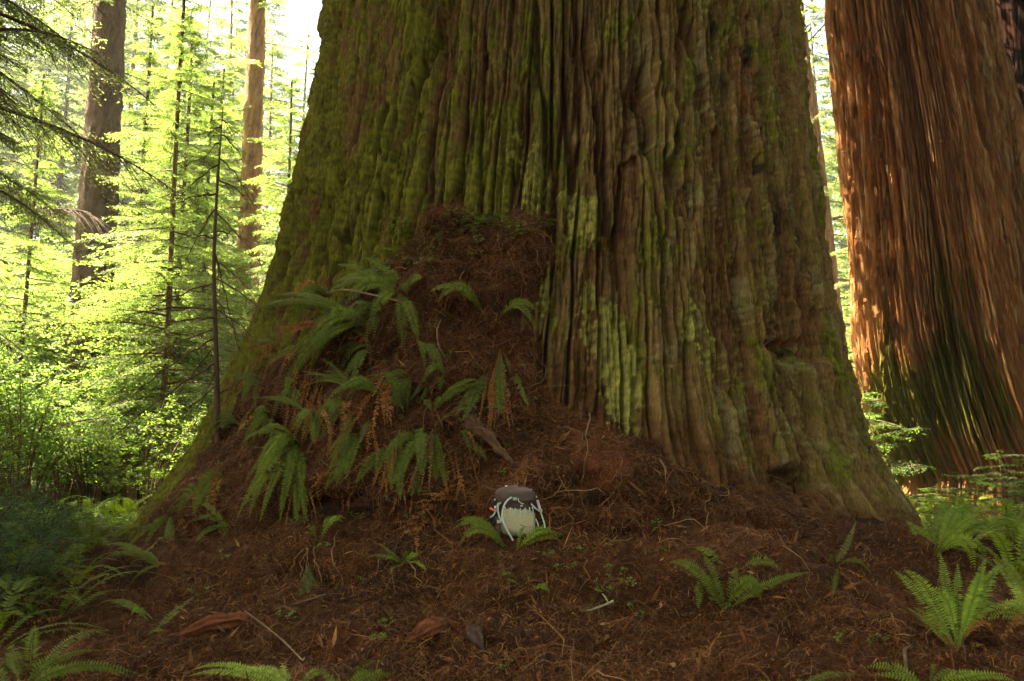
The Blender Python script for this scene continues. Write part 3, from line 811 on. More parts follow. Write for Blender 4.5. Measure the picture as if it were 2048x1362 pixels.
fern_px((798, 862), [(783, 980, 2, 40), (770, 985, 0, 26, 'd'), (792, 1010, 0, 20, 't'), (750, 960, 6, 24, 'd')], 'broad hanging frond with a pale leaf scar, middle of the lower curtain', G1, GREEN * .95, .16)
fern_px((868, 856), [(872, 962, 0, 38), (858, 985, 4, 16, 't'), (905, 830, 6, 12)], 'broad flat hanging frond closest to the broken branch', G1, GREEN * .8, .16)
fern_px((838, 918), [(838, 990, 0, 28), (815, 988, 0, 18, 'd')], 'short hanging frond between two broader hanging fronds', G1, DARKG * 1.2, .12)
fern_px((722, 868), [(650, 980, 8, 40), (690, 960, 8, 34), (660, 900, 10, 26)], 'ragged fern with paired fronds hanging over the dark hollow', G1, GREEN, .16)
fern_px((775, 892), [(712, 966, 10, 34), (740, 985, 2, 18, 'd'), (690, 985, 6, 16, 'd')], 'slanting fern frond with brown shreds below it', G1, GREEN * .95, .14)
fern_px((742, 838), [(722, 872, 2, 24), (735, 905, 2, 22, 'd')], 'tiny pale fern frond above the hanging curtain', G1, PALE * .7, .12)
fern_px((600, 890), [(490, 906, 46, 36), (512, 948, 40, 40), (542, 925, 36, 46), (498, 1035, 40, 44), (520, 1044, 30, 42), (592, 1050, 12, 48), (612, 1040, 10, 44), (503, 985, 40, 30, 'b'), (560, 1040, 22, 44), (605, 985, 10, 40), (575, 985, 20, 40), (645, 1020, 4, 24, 'd'), (610, 1065, 4, 22, 'd')],
        'largest fern of the mound, tiers of drooping fronds on its shaded flank', G1, GREEN * 1.05, .22, comp=.35, wk=.72)
fern_px((612, 832), [(531, 802, 18, 22), (560, 812, 14, 18)], 'thin arching fern frond above the largest mound fern', G1, GREEN, .16)
fern_px((1012, 1098), [(911, 1044, 30, 36), (920, 1086, 40, 36), (950, 1040, 8, 18)], 'fern with two fronds arching beside the backpack strap', G2, GREEN * 1.15, .16)
fern_px((1030, 1104), [(1116, 1074, 30, 34, 'b'), (1050, 1054, 16, 14, 'b'), (1122, 1082, 22, 24)], 'bright fern unrolling in front of the backpack pocket', G2, GREEN * 1.1, .2)
fern_px((1040, 1168), [(1003, 1152, 14, 22), (1012, 1160, 5, 10)], 'tiny fern sprig on the bank below the backpack', G2, BRIGHT * .7, .1)
fern_px((1062, 1180), [(1100, 1185, 16, 22), (1085, 1230, 0, 10, 'd')], 'tiny drooping fern sprig over a dead brown stalk', G2, BRIGHT * .7, .1)
fern_px((1450, 1222), [(1340, 1124, 34, 36), (1385, 1094, 14, 32, 'g', .1, (1450, 1140)), (1397, 1218, 8, 26, 'g', .15, (1395, 1160)), (1404, 1148, 6, 36), (1562, 1142, 22, 34, 'g', .1, (1480, 1140)), (1524, 1186, 42, 48), (1430, 1160, 10, 30)],
        'solitary fern with six fronds on open brown litter', G2, GREEN * .9, .16)
fern_px((1672, 1134), [(1712, 1042, -8, 22, 'p'), (1742, 1146, 22, 18), (1664, 1200, 6, 22), (1745, 1172, 8, 18, 'd'), (1722, 1238, 4, 24, 'd'), (1660, 1110, 5, 22)], 'gaunt fern holding one upright thin frond and a dead brown one', G2, GREEN * .8, .12)
fern_px((1912, 1296), [(1788, 1140, 16, 38, 'b'), (1808, 1138, 30, 42, 'b'), (1880, 1106, 6, 40, 'b'), (1915, 1126, 2, 34, 'b'), (1996, 1132, 26, 46, 'b'), (1858, 1180, 40, 38), (1828, 1215, 12, 30), (2012, 1225, 50, 44), (1965, 1150, 40, 44), (1940, 1185, 20, 40), (1985, 1270, 40, 40, 'd'), (1868, 1230, -4, 22, 'd'), (1950, 1250, 30, 40)],
        'tall bright fern with upright fronds in a vase shape', G2, BRIGHT * 1.2, .15)
fern_px((1872, 1112), [(1898, 1000, 22, 50, 'b'), (1936, 982, 10, 40, 'b'), (1812, 1042, 6, 36), (1994, 1072, 56, 34), (1998, 998, 22, 40), (1918, 1032, 40, 44), (2052, 1052, 40, 40), (1950, 1140, 50, 40), (1835, 1050, 10, 40), (1925, 1080, 30, 44), (2010, 1030, 34, 26, 'd'), (1975, 1120, 40, 34)],
        'large fern at the foot of the mossy trunk, fronds fanned behind the bright vase', G2, GREEN * 1.7, .1)
fern_px((2065, 1250), [(1986, 1118, 14, 32), (1990, 1212, 30, 40), (1965, 1240, 20, 36), (2020, 1130, 10, 36), (2000, 1280, 30, 36, 'd')], 'fern cut by the picture edge beside the bright vase', G2, GREEN * 1.1, .1)
fern_px((1862, 1380), [(1730, 1334, 26, 34), (1744, 1350, 14, 24), (1985, 1366, 30, 36, 'b'), (1871, 1298, 3, 16, 'b'), (1920, 1345, 16, 30)], 'low fern at the bottom edge with one upright stub', G2, GREEN * 1.1, .05)
fern_px((1570, 1385), [(1722, 1352, 22, 30), (1625, 1352, 10, 20), (1500, 1372, 14, 24)], 'low fern frond along the bottom edge by a bare stick', G2, GREEN * 1.2, .05)
fern_px((590, 1390), [(470, 1342, 24, 34, 'b'), (378, 1352, 30, 28, 'b'), (560, 1322, 12, 26), (660, 1345, 26, 30), (520, 1330, 14, 30)], 'low bright fern at the bottom edge below the thin stick', G2, GREEN * 1.1, .05)
fern_px((690, 1392), [(772, 1322, 22, 34), (785, 1350, 20, 34), (745, 1335, 10, 30), (640, 1345, 10, 26)], 'low dull fern at the bottom edge under the rotten wood', G2, GREEN * .9, .05)
fern_px((60, 1365), [(216, 1262, 34, 34, 'p'), (125, 1312, 14, 34, 'b'), (70, 1250, 10, 46), (20, 1290, 20, 40)], 'fern with a pale yellow arched frond in the dark corner', G2, GREEN, .1)
fern_px((40, 1385), [(275, 1348, 40, 40), (200, 1300, 26, 30), (-40, 1310, 20, 40)], 'fern lying low along the corner of the frame', G2, GREEN * .9, .05)
fern_px((300, 1242), [(192, 1214, 30, 24), (262, 1234, 24, 18), (232, 1206, 14, 20)], 'three fronded fern at the litter margin', G2, GREEN * 1.1, .12)
fern_px((292, 1272), [(388, 1193, 6, 24, 'p'), (330, 1262, 8, 12)], 'straight upward frond beside the red rotten log', G2, GREEN, .08)
fern_px((320, 1130), [(212, 1116, 20, 24), (232, 1098, 16, 24), (292, 1126, 14, 18, 'b'), (258, 1135, 20, 22)], 'fern at the sunlit edge of the mound foot', G2, GREEN, .12)
fern_px((462, 1062), [(388, 1042, 16, 22), (440, 1050, 8, 16)], 'small fern half buried on the mound shoulder', G1, DARKG * 1.3, .1)
fern_px((640, 1080), [(686, 1044, 22, 18, 'b'), (618, 1056, 10, 20)], 'small curled fern above the dangling roots', G1, GREEN, .1)
fern_px((806, 1132), [(732, 1116, 14, 14), (852, 1140, 12, 22, 'b'), (812, 1102, 4, 18), (770, 1120, 10, 12)], 'small fern over the undercut bank with a pale bent root', G1, GREEN, .12)
fern_px((615, 1128), [(617, 1188, 0, 26, 'g', .08)], 'single dangling frond under the undercut bank', G1, np.array([.07, .10, .02]), .08)
fern_px((345, 1030), [(330, 1080, 4, 20), (372, 1000, 8, 20), (290, 1090, 10, 20)], 'thin fern on the shaded mound edge', G1, DARKG * 1.4, .1)
fill = np.random.default_rng(61)
for (bu, bv) in [(560, 700), (520, 760), (620, 700), (690, 660), (545, 840), (480, 850), (640, 840), (700, 820), (760, 640), (840, 700), (900, 760), (850, 880), (920, 880), (560, 960), (450, 960), (820, 760), (660, 600), (740, 700), (400, 990), (600, 780)]:
    L_ = fill.uniform(.7, 1.15)
    sd_ = -1 if bu < 760 else fill.choice([-1, 1])
    fern_px((bu, bv), [(bu + sd_ * fill.uniform(10, 85) * L_, bv + fill.uniform(5, 85) * L_, fill.uniform(14, 44) * L_, fill.uniform(22, 38) * L_, 'g' if fill.random() < .8 else 'd') for _ in range(int(fill.integers(3, 7)))],
            'small drooping fern filling a gap between the larger mound ferns', 'small ferns between the mound ferns', DARKG * fill.uniform(1.0, 1.6), .12, rng=fill, comp=.2)
# dead fronds hanging as a curtain over the mound
cur = np.random.default_rng(8)
for (bu, bv, tu, tv, w) in [(600, 715, 586, 800, 22), (655, 745, 645, 900, 26), (640, 760, 615, 850, 22), (700, 755, 692, 880, 26), (672, 800, 655, 915, 26), (905, 905, 932, 1000, 22), (925, 965, 862, 1000, 20), (690, 900, 686, 1032, 20),
                            (770, 905, 762, 1000, 26), (620, 800, 604, 885, 20), (580, 760, 570, 860, 18), (720, 830, 665, 935, 20), (830, 1040, 800, 1078, 24), (660, 940, 640, 1000, 24), (545, 720, 540, 800, 16), (880, 1010, 830, 1035, 18)]:
  for rep in range(2):
    w = w * (.8 + .3 * cur.random()); bu, bv, tu, tv = bu + rep * cur.normal(0, 22), bv + rep * cur.normal(0, 16), tu + rep * cur.normal(0, 24), tv + rep * cur.normal(0, 16)
    fern_px((bu, bv), [(tu, tv, 4, w, 'd' if cur.random() < .75 else 't', .1), (tu + cur.uniform(-22, 22), tv - cur.uniform(10, 40), 3, w * .7, 'd', .08)],
            'withered orange brown fern hanging from the mound without green fronds', 'dead ferns hanging on the mound', off=.1, cat='dead fern')

# ------------------------------------------------------------------ conifers
def spray(L, rng, lf=0.036, droop=0.16, tw=0.085, plan=0.40, wl=0.30, gap=0.55):
    """one flat branch along +X: leaf positions, directions, normals, and its wood"""
    nt_ = max(6, int(L / tw * 2))
    t = np.sort(rng.uniform(0.10, 1.0, nt_))
    sg = np.where(np.arange(nt_) % 2 == 0, 1.0, -1.0)
    ax = lambda q: np.stack([L * q, L * 0.03 * np.sin(q * 5), -droop * L * q ** 2], -1)
    B = ax(t)
    l = (plan * L * (1 - t) ** 0.75 * np.clip(t / .25, .35, 1) + 0.09) * rng.uniform(.6, 1.1, nt_)
    an = rng.normal(0.85, .12, nt_)
    D = np.stack([np.cos(an), sg * np.sin(an), -0.28 * droop / .16 * rng.uniform(.4, 1.4, nt_) - .05], -1)
    # sub twigs
    ns = np.maximum(2, (l / (lf * 1.55) * 2).astype(int))
    ix = np.repeat(np.arange(nt_), ns)
    k = np.concatenate([np.arange(q) for q in ns])
    q = (k + 0.7) / (ns[ix] + .3)
    b2 = B[ix] + D[ix] * (l[ix] * q)[:, None] - np.array([0, 0, 1.0]) * (0.12 * l[ix] * q ** 2)[:, None]
    s2 = np.where(k % 2 == 0, 1.0, -1.0)
    l2 = np.clip(0.34 * l[ix] * (1 - q), lf * 1.0, None) * rng.uniform(.7, 1.2, len(ix))
    Dx = D[ix]; Sx = nrm(np.cross(np.array([0, 0, 1.0]), Dx))
    D2 = nrm(Dx * 0.72 + Sx * s2[:, None] * 0.72 + rng.normal(0, .10, (len(ix), 3)) - np.array([0, 0, .12]))
    n3 = np.maximum(1, (l2 / (lf * gap)).astype(int))
    jx = np.repeat(np.arange(len(ix)), n3)
    kk = np.concatenate([np.arange(q_) for q_ in n3])
    b3 = b2[jx] + D2[jx] * ((kk + .3) * lf * gap)[:, None]
    s3 = np.where(kk % 2 == 0, 1.0, -1.0)
    S3 = nrm(np.cross(np.array([0, 0, 1.0]), D2[jx]))
    D3 = D2[jx] * .75 + S3 * s3[:, None] * .6 + rng.normal(0, .16, (len(jx), 3))
    N3 = np.array([0, 0, 1.0]) + rng.normal(0, .38, (len(jx), 3))
    w = Acc()
    Vt, Qt = tube(ax(np.linspace(0, 1, 8)), np.linspace(0.010 * L + .003, 0.003, 8), 4)
    w.add(Vt, Qt)
    for i in range(nt_):
        if l[i] > .12:
            Vt, Qt = tube(np.stack([B[i], B[i] + D[i] * l[i] * .55 - np.array([0, 0, .03 * l[i]]), B[i] + D[i] * l[i] - np.array([0, 0, .12 * l[i]])]), [.0045, .003, .0015], 3, False)
            w.add(Vt, Qt)
    return b3, D3, N3, np.concatenate(w.V), np.concatenate(w.Q), t

def rot(az, el, roll=0.0):
    ca, sa, ce, se, cr, sr = math.cos(az), math.sin(az), math.cos(el), math.sin(el), math.cos(roll), math.sin(roll)
    Rz = np.array([[ca, -sa, 0], [sa, ca, 0], [0, 0, 1]]); Ry = np.array([[ce, 0, -se], [0, 1, 0], [se, 0, ce]]); Rx = np.array([[1, 0, 0], [0, cr, -sr], [0, sr, cr]])
    return Rz @ Ry @ Rx

def bole(h, r0, rng, n=40, k=14, flare=0.25, lean=(0, 0), r1=0.02):
    z = np.linspace(0, h, n); q = z / h
    r = r0 * (1 - q) ** 0.8 + r1 + flare * r0 * np.exp(-z / (r0 * 2.2))
    a = np.arange(k) * 2 * PI / k
    A, Z = np.meshgrid(a, z); R = np.repeat(r[:, None], k, 1)
    R = R * (1 + 0.05 * pn(np.cos(A) * 2, np.sin(A) * 2, Z * .8) + 0.05 * rng.normal(0, 1, A.shape))
    X = lean[0] * Z + 0.06 * np.sin(Z * .5 + rng.uniform(0, 6)) * q[:, None]; Y = lean[1] * Z
    V = np.stack([X + R * np.cos(A), Y + R * np.sin(A), Z], -1).reshape(-1, 3)
    return V, gridq(n, k, True), (lambda zz_: (lean[0] * zz_, lean[1] * zz_))

def conifer(name, h, r0, z0, n_br, Lf, lf, lcol, bcol, rng, el=0.05, droop=0.16, label=None, cat='tree', group=None, k=14, lean=(0, 0), zmax=None, azf=None, kinds=4, dead=0, tw=0.085, n=40, gap=.55, var=.25, r1=.02):
    """trunk > crown; Lf(q) branch length at relative height q"""
    root = empty(name, (0, 0, 0), label, cat, group)
    w = Acc(); V, Q, axf = bole(h, r0, rng, n, k, lean=lean, r1=r1)
    w.add(V, Q, bcol * (1 + .25 * rng.normal(0, 1, (len(V), 1)).clip(-2, 2)))
    c = Acc()
    lib = [spray(1.0 if Lf(.5) < 1.4 else 2.0, rng, lf, droop, tw, gap=gap) for _ in range(kinds)]
    L0 = 1.0 if Lf(.5) < 1.4 else 2.0
    zm = zmax or h
    az = rng.uniform(0, 6)
    for i in range(n_br + dead):
        isd = i >= n_br
        z = z0 + (zm - z0) * ((i + rng.uniform(0, .8)) / n_br) ** 0.95 if not isd else rng.uniform(z0 * .35, z0 + 1)
        az += 2.4 + rng.uniform(-.5, .5)
        a2 = az if azf is None else azf(rng)
        L = Lf(z / h) * rng.uniform(.65, 1.1)
        if L < .12: continue
        R = rot(a2, el + rng.normal(0, .10), rng.normal(0, .2)) * (L / L0)
        x0, y0 = axf(z)
        o = np.array([x0, y0, z])
        b, D, N, wv, wq, t = lib[rng.integers(kinds)]
        w.add(wv @ R.T + o, wq, bcol * .8)
        if isd: continue
        # leaf size is kept whatever the branch length
        m = rng.random(len(b)) < np.clip((L / L0) ** 1.2, .15, 1)
        V, Q = leaves(b[m] @ R.T + o, D[m] @ R.T, N[m] @ R.T, lf * rng.uniform(.75, 1.3, m.sum()), lf * .34 * rng.uniform(.8, 1.2, m.sum()))
        cc = lcol * rng.uniform(1 - var, 1 + var) * rng.uniform(.8, 1.2, (m.sum(), 1)) * (1 + rng.normal(0, .06, (m.sum(), 3)))
        c.add(V, Q, np.repeat(cc, 4, axis=0))
    w.build('trunk', (M_TRUNK,), root)
    c.build('crown', (M_NEEDLE,), root, False)
    return root

def bush(name, h, rad, n_st, nl, lf, lcol, scol, rng, label=None, group=None, cat='shrub', flat=.4):
    root = empty(name, (0, 0, 0), label, cat, group)
    w, c = Acc(), Acc()
    for s in range(n_st):
        az, rr = rng.uniform(0, 2 * PI), rad * math.sqrt(rng.uniform(.05, 1))
        hh = h * rng.uniform(.55, 1.05)
        B = np.array([math.cos(az), math.sin(az), 0]) * rr * .15
        T = np.array([math.cos(az) * rr, math.sin(az) * rr, hh])
        C = np.array([math.cos(az) * rr * .35, math.sin(az) * rr * .35, hh * .75])
        X = bez(B, C, T, 10)
        V, Q = tube(X, np.linspace(.007 + .004 * h, .002, 10), 4); w.add(V, Q, scol)
        nb = int(7 + 6 * h)
        for j in range(nb):
            q = rng.uniform(.25, 1.0)
            p = np.array([np.interp(q, np.linspace(0, 1, 10), X[:, a]) for a in range(3)])
            a2 = az + rng.uniform(-2.2, 2.2); l = rng.uniform(.18, .42) * (0.6 + .4 * h) * (1.2 - .6 * q)
            d = np.array([math.cos(a2), math.sin(a2), rng.uniform(-.15, .35)])
            E = p + d * l + np.array([0, 0, -.1 * l])
            V, Q = tube(np.stack([p, (p + E) / 2 + np.array([0, 0, .03 * l]), E]), [.003, .002, .001], 3, False); w.add(V, Q, scol)
            m = max(4, int(nl / (n_st * nb)))
            tt = rng.uniform(.1, 1.05, m)[:, None]
            P = p + (E - p) * tt + rng.normal(0, .018, (m, 3))
            sd_2 = np.array([-d[1], d[0], 0]) * rng.choice([-1, 1], (m, 1))
            D = d * .5 + sd_2 * .9 + rng.normal(0, .3, (m, 3))
            V, Q = leaves(P, D, np.array([0, 0, 1]) + rng.normal(0, flat, (m, 3)), lf * rng.uniform(.7, 1.3, m), lf * .55 * rng.uniform(.8, 1.2, m))
            c.add(V, Q, np.repeat(lcol * rng.uniform(.75, 1.25) * rng.uniform(.85, 1.15, (m, 1)), 4, axis=0))
    w.build('stem', (M_TWIG,), root)
    c.build('foliage', (M_LEAF,), root, False)
    return root
# ------------------------------------------------------------------ the wood behind
r4 = np.random.default_rng(2024)
BARKC = np.array([0.105, 0.068, 0.036]); BARKW = np.array([0.26, 0.140, 0.055])
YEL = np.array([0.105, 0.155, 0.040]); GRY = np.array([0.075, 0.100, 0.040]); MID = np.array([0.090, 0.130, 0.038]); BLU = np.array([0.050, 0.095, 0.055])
def spot(u, Y, dz=-0.05):
    x = (u - 1024.0) / F * Y * 1.005
    return (x, Y, float(gh(np.array([x]), np.array([Y]))[0]) + dz)
def put(o, u, Y, rz=0, sc=1.0, dz=-0.05):
    o.location = spot(u, Y, dz); o.rotation_euler = (0, 0, rz); o.scale = (sc, sc, sc)
    return o
def where(u, Y):
    a = 'near the picture edge' if u < 60 else 'around the stout bole' if u < 240 else 'beside the thin sapling' if u < 450 else 'between the slender bole and the mossy giant'
    return a + (', low in front' if Y < 17.2 else ', farther back' if Y < 27 else ', deep in the wood')
# two boles seen on the left
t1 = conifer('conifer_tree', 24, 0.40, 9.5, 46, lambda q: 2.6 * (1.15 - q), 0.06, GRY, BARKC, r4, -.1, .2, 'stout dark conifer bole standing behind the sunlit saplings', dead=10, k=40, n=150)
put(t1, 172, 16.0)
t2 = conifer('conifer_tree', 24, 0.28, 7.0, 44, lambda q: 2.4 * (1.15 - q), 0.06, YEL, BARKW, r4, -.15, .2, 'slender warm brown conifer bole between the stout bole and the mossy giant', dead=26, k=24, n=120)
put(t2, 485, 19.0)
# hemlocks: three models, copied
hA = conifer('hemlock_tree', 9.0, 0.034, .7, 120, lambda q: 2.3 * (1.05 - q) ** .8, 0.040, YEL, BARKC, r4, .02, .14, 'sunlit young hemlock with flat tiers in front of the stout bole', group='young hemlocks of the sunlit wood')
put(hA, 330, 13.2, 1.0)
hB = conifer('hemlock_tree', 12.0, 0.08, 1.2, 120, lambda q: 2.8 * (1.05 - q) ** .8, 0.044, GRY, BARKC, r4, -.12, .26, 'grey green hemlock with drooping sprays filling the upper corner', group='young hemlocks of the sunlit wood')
put(hB, -250, 12.5, 2.0)
hC = conifer('hemlock_tree', 15.0, 0.075, 0.5, 170, lambda q: 3.3 * (1.04 - q) ** .7, 0.085, MID, BARKC, r4, -.05, .2, 'tall green hemlock beside the edge of the mossy giant, far back', group='young hemlocks of the sunlit wood')
put(hC, 640, 29, .4)
GH = 'young hemlocks of the sunlit wood'
copy_thing(hA, spot(40, 16.5), 2.2, .95, 'low yellow green hemlock by the foot of the stout bole', GH)
copy_thing(hA, spot(560, 17.5), 4.0, 1.0, 'yellow green hemlock against the white sky beside the mossy giant', GH)
copy_thing(hA, spot(260, 17.0), 5.0, 1.15, 'third yellow green hemlock behind the sunlit one', GH)
copy_thing(hA, spot(420, 19.0), .6, 1.1, 'yellow green hemlock between the two conifer boles', GH)
far_ = [(430, 34), (-60, 33), (590, 28), (340, 38), (520, 31), (0, 40), (660, 33), (230, 36), (440, 41), (90, 39), (600, 40), (-150, 36), (300, 46), (180, 50), (500, 48), (30, 52), (380, 58), (660, 52), (-60, 60), (260, 64), (150, 44), (320, 40), (560, 56), (120, 62)]
for i, (u, Y) in enumerate(far_):
    copy_thing(hC, spot(u, Y), i * 1.37, (1.35 + .45 * r4.random()) * (1 if Y < 42 else 1.3) * (.62 if 500 < u < 720 else 1), 'hazy pale hemlock ' + where(u, Y), 'pale hemlocks deep in the wood')
# tall trees at the picture edge; unseen shade conifers added beyond it
GT = 'unseen conifers added around the view for shade'
tS = conifer('conifer_tree', 24, .30, 3.2, 130, lambda q: 3.6 * (1.06 - q) ** .7, .10, GRY, BARKC, r4, -.12, .24, 'unseen tall dense conifer added to shade the mossy giant', group=GT, tw=.11)
tS.location = (-9.4, 9.0, .6)
tN = conifer('conifer_tree', 23, .22, 4.0, 175, lambda q: 2.9 * (1.06 - q) ** .7, .050, np.array([.135, .165, .070]), BARKC, r4, -.16, .28, 'shaded grey green conifer drooping into the upper corner of the picture', group='shade conifers over the corner')
tN.location = (-8.0, 10.2, .6)
for i, (x, y, s) in enumerate([(-9.0, 6.0, 1.1), (-8.6, 3.0, 1.0), (-12, 5.5, 1.25), (-8.0, .2, .95), (-11.5, 8.6, 1.3), (-6, -5, 1), (-1, -8, 1.05), (5, -6.5, 1), (9, -2, 1.0), (10.5, 4, 1.05), (9.5, -9, 1.1), (-5, -12, 1.1), (14, 1, 1.1), (1, -14, 1.2), (14, 8, 1.1), (-3.8, -3.2, .9), (3.2, -3.4, .95), (7.2, .6, .95), (0, -5.5, 1), (8.6, -4.5, 1.1)]):
    copy_thing(tS, (x, y, .4), 1.1 + i * 1.9, s)  # unseen copies, added to keep sky light and sun off the foreground
copy_thing(tN, (-8.7, 8.2, .5), 2.1, 1.05, 'second grey green conifer, unseen past the picture edge, added for shade', 'shade conifers over the corner')  # unseen, added to stop sun spots on the mound
copy_thing(tN, (-6.2, 9.0, .5), .7, .95, 'drooping shaded conifer boughs hanging into the upper corner nearest the mossy giant', 'shade conifers over the corner')
copy_thing(hA, spot(345, 15.2), 2.8, 1.0, 'bright layered hemlock between the stout bole and the thin sapling', GH)
copy_thing(hA, spot(400, 15.6), 1.1, .9, 'bright layered hemlock just behind the thin sapling', GH)
# seen in the gap on the right
t3 = conifer('conifer_tree', 22, 0.24, 3.2, 60, lambda q: 3.0 * (1.1 - q), 0.055, GRY, BARKW * 1.1, r4, -.05, .1, 'leaning orange conifer bole with bare boughs in the gap between the redwoods', dead=30, k=24, n=100, lean=(-.055, 0))
put(t3, 1690, 21.0)
for i, (u, Y, rz, s) in enumerate([(1660, 30, 0, 1.1), (1760, 34, 1, 1.3), (1600, 38, 2, 1.2), (1700, 46, 3, 1.5), (1900, 40, 4, 1.4), (2100, 36, 5, 1.4), (1500, 44, 3.6, 1.5)]):
    copy_thing(hC, spot(u, Y), rz, s, 'shaded hemlock far back in the gap between the redwoods', 'hemlocks in the gap between the redwoods')
# shrubs
GS = 'leafy shrubs of the sunlit wood'
b1 = bush('huckleberry_shrub', 1.7, .95, 15, 5200, .040, np.array([.095, .155, .025]), np.array([.10, .06, .03]), r4, 'yellow green leafy shrub in the sunlit wood', GS)
put(b1, 300, 11.5)
b2 = bush('huckleberry_shrub', 2.3, 1.1, 15, 6000, .046, np.array([.075, .135, .024]), np.array([.10, .06, .03]), r4, 'taller green shrub in the sunlit wood', GS)
put(b2, 60, 12.2)
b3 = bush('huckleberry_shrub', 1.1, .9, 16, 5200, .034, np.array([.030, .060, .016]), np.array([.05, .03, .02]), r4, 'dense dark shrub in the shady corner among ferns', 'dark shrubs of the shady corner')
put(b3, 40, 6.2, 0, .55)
for i, (u, Y, rz, s, w) in enumerate([(360, 12.6, 1, .9, 0), (200, 12.4, 2, 1.0, 0), (420, 15, 3, 1.1, 1), (-20, 11, 4, .9, 0), (140, 14, 5, 1.0, 1), (300, 16.5, 1, 1.2, 1), (40, 15.5, 2, 1.1, 1), (230, 19, 3, 1.3, 1), (390, 20, 4, 1.3, 0), (500, 22, 5, 1.4, 1), (100, 22, 1, 1.5, 1), (-40, 18, 2, 1.4, 1), (330, 25, 3, 1.6, 1), (180, 27, 4, 1.6, 0), (470, 28, 5, 1.7, 1), (20, 28, 0, 1.8, 1), (-120, 14, 3, 1.2, 1)]):
    copy_thing((b1, b2)[w], spot(u, Y), rz, s, ('yellow green shrub ', 'tall green shrub ')[w] + where(u, Y), GS)
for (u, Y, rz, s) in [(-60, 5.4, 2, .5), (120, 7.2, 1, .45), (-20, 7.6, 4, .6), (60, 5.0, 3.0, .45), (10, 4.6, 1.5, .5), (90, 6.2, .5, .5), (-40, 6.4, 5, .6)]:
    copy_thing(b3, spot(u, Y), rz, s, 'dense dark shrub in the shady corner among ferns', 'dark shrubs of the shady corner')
# right: sprays below the orange redwood
h5 = conifer('hemlock_sapling', 1.0, .016, .12, 26, lambda q: .95 * (1.05 - q) ** .6, .028, np.array([.06, .11, .022]), BARKC, r4, .12, .12, r1=.003, label='low hemlock sapling with flat green tiers before the orange redwood', tw=.07)
put(h5, 1905, 9.6, 1, .7)
copy_thing(h5, spot(1985, 10.4), 3, .95, 'taller dim hemlock sapling against the dark foot of the orange redwood')
copy_thing(h5, spot(2070, 9.2), 5, 1.0, 'dim hemlock sapling at the picture edge above the ferns')
copy_thing(h5, spot(1715, 12.6), 2, 1.9, 'narrow yellow green hemlock sapling in the slot between the redwoods')
copy_thing(h5, spot(1850, 10.9), 4.2, .5, 'small hemlock sapling at the slot between the two redwoods')
# tall leafy understorey catching the sun
GM = 'broad leaved shrubs in the sunlit wood'
LM = 'tall sunlit shrub with broad pale green leaves under the conifers'
m1 = bush('maple_shrub', 4.2, 2.3, 20, 12000, .075, np.array([.105, .160, .040]), np.array([.12, .08, .04]), r4, LM, GM, flat=.3)
put(m1, 250, 15.5)
m3 = bush('maple_shrub', 7.0, 3.2, 26, 17000, .10, np.array([.095, .155, .040]), np.array([.12, .08, .04]), r4, LM, GM, flat=.35)
put(m3, 300, 26)
m2 = bush('maple_shrub', 2.8, 2.0, 18, 9000, .070, np.array([.090, .150, .036]), np.array([.12, .08, .04]), r4, LM, GM, flat=.3)
put(m2, 90, 14.2)
for i, (u, Y, s, w) in enumerate([(390, 16.5, 1, 0), (20, 17, 1.1, 0), (330, 19.5, 1.2, 0), (470, 20, 1, 1), (180, 20, 1.2, 0), (-60, 15, 1, 1), (560, 23, 1.1, 0), (420, 24, 1.4, 0), (260, 25, 1.5, 0), (80, 24, 1.5, 0), (350, 14.0, .8, 1), (520, 27, 1.6, 1), (150, 29, 1.8, 0), (-20, 30, 1.8, 0), (330, 32, 2, 0), (600, 30, 1.5, 1), (285, 13.0, .7, 1), (1690, 24, 1.3, 0), (1760, 27, 1.6, 0), (100, 22, .8, 2), (430, 25, .8, 2), (200, 28, 1.0, 2), (-30, 24, .9, 2), (530, 30, .9, 2), (370, 32, 1.1, 2), (60, 31, 1.1, 2), (270, 36, 1.3, 2), (470, 38, 1.2, 2), (150, 40, 1.4, 2), (-80, 32, 1.2, 2), (590, 42, 1.2, 2), (1640, 34, 1.2, 2), (280, 12.6, .6, 1), (410, 13.4, .6, 1), (340, 17, .9, 1), (140, 18, 1.0, 0), (440, 16.5, .8, 1), (230, 17.5, 1, 0), (500, 18, .7, 1)]):
    copy_thing((m1, m2, m3)[w], spot(u, Y), i * 1.9, s, 'sunlit broad leaved shrub ' + where(u, Y) if u < 1000 else 'leafy shrub seen low in the slot between the two redwoods', GM if u < 1000 else 'shrubs in the slot between the redwoods')
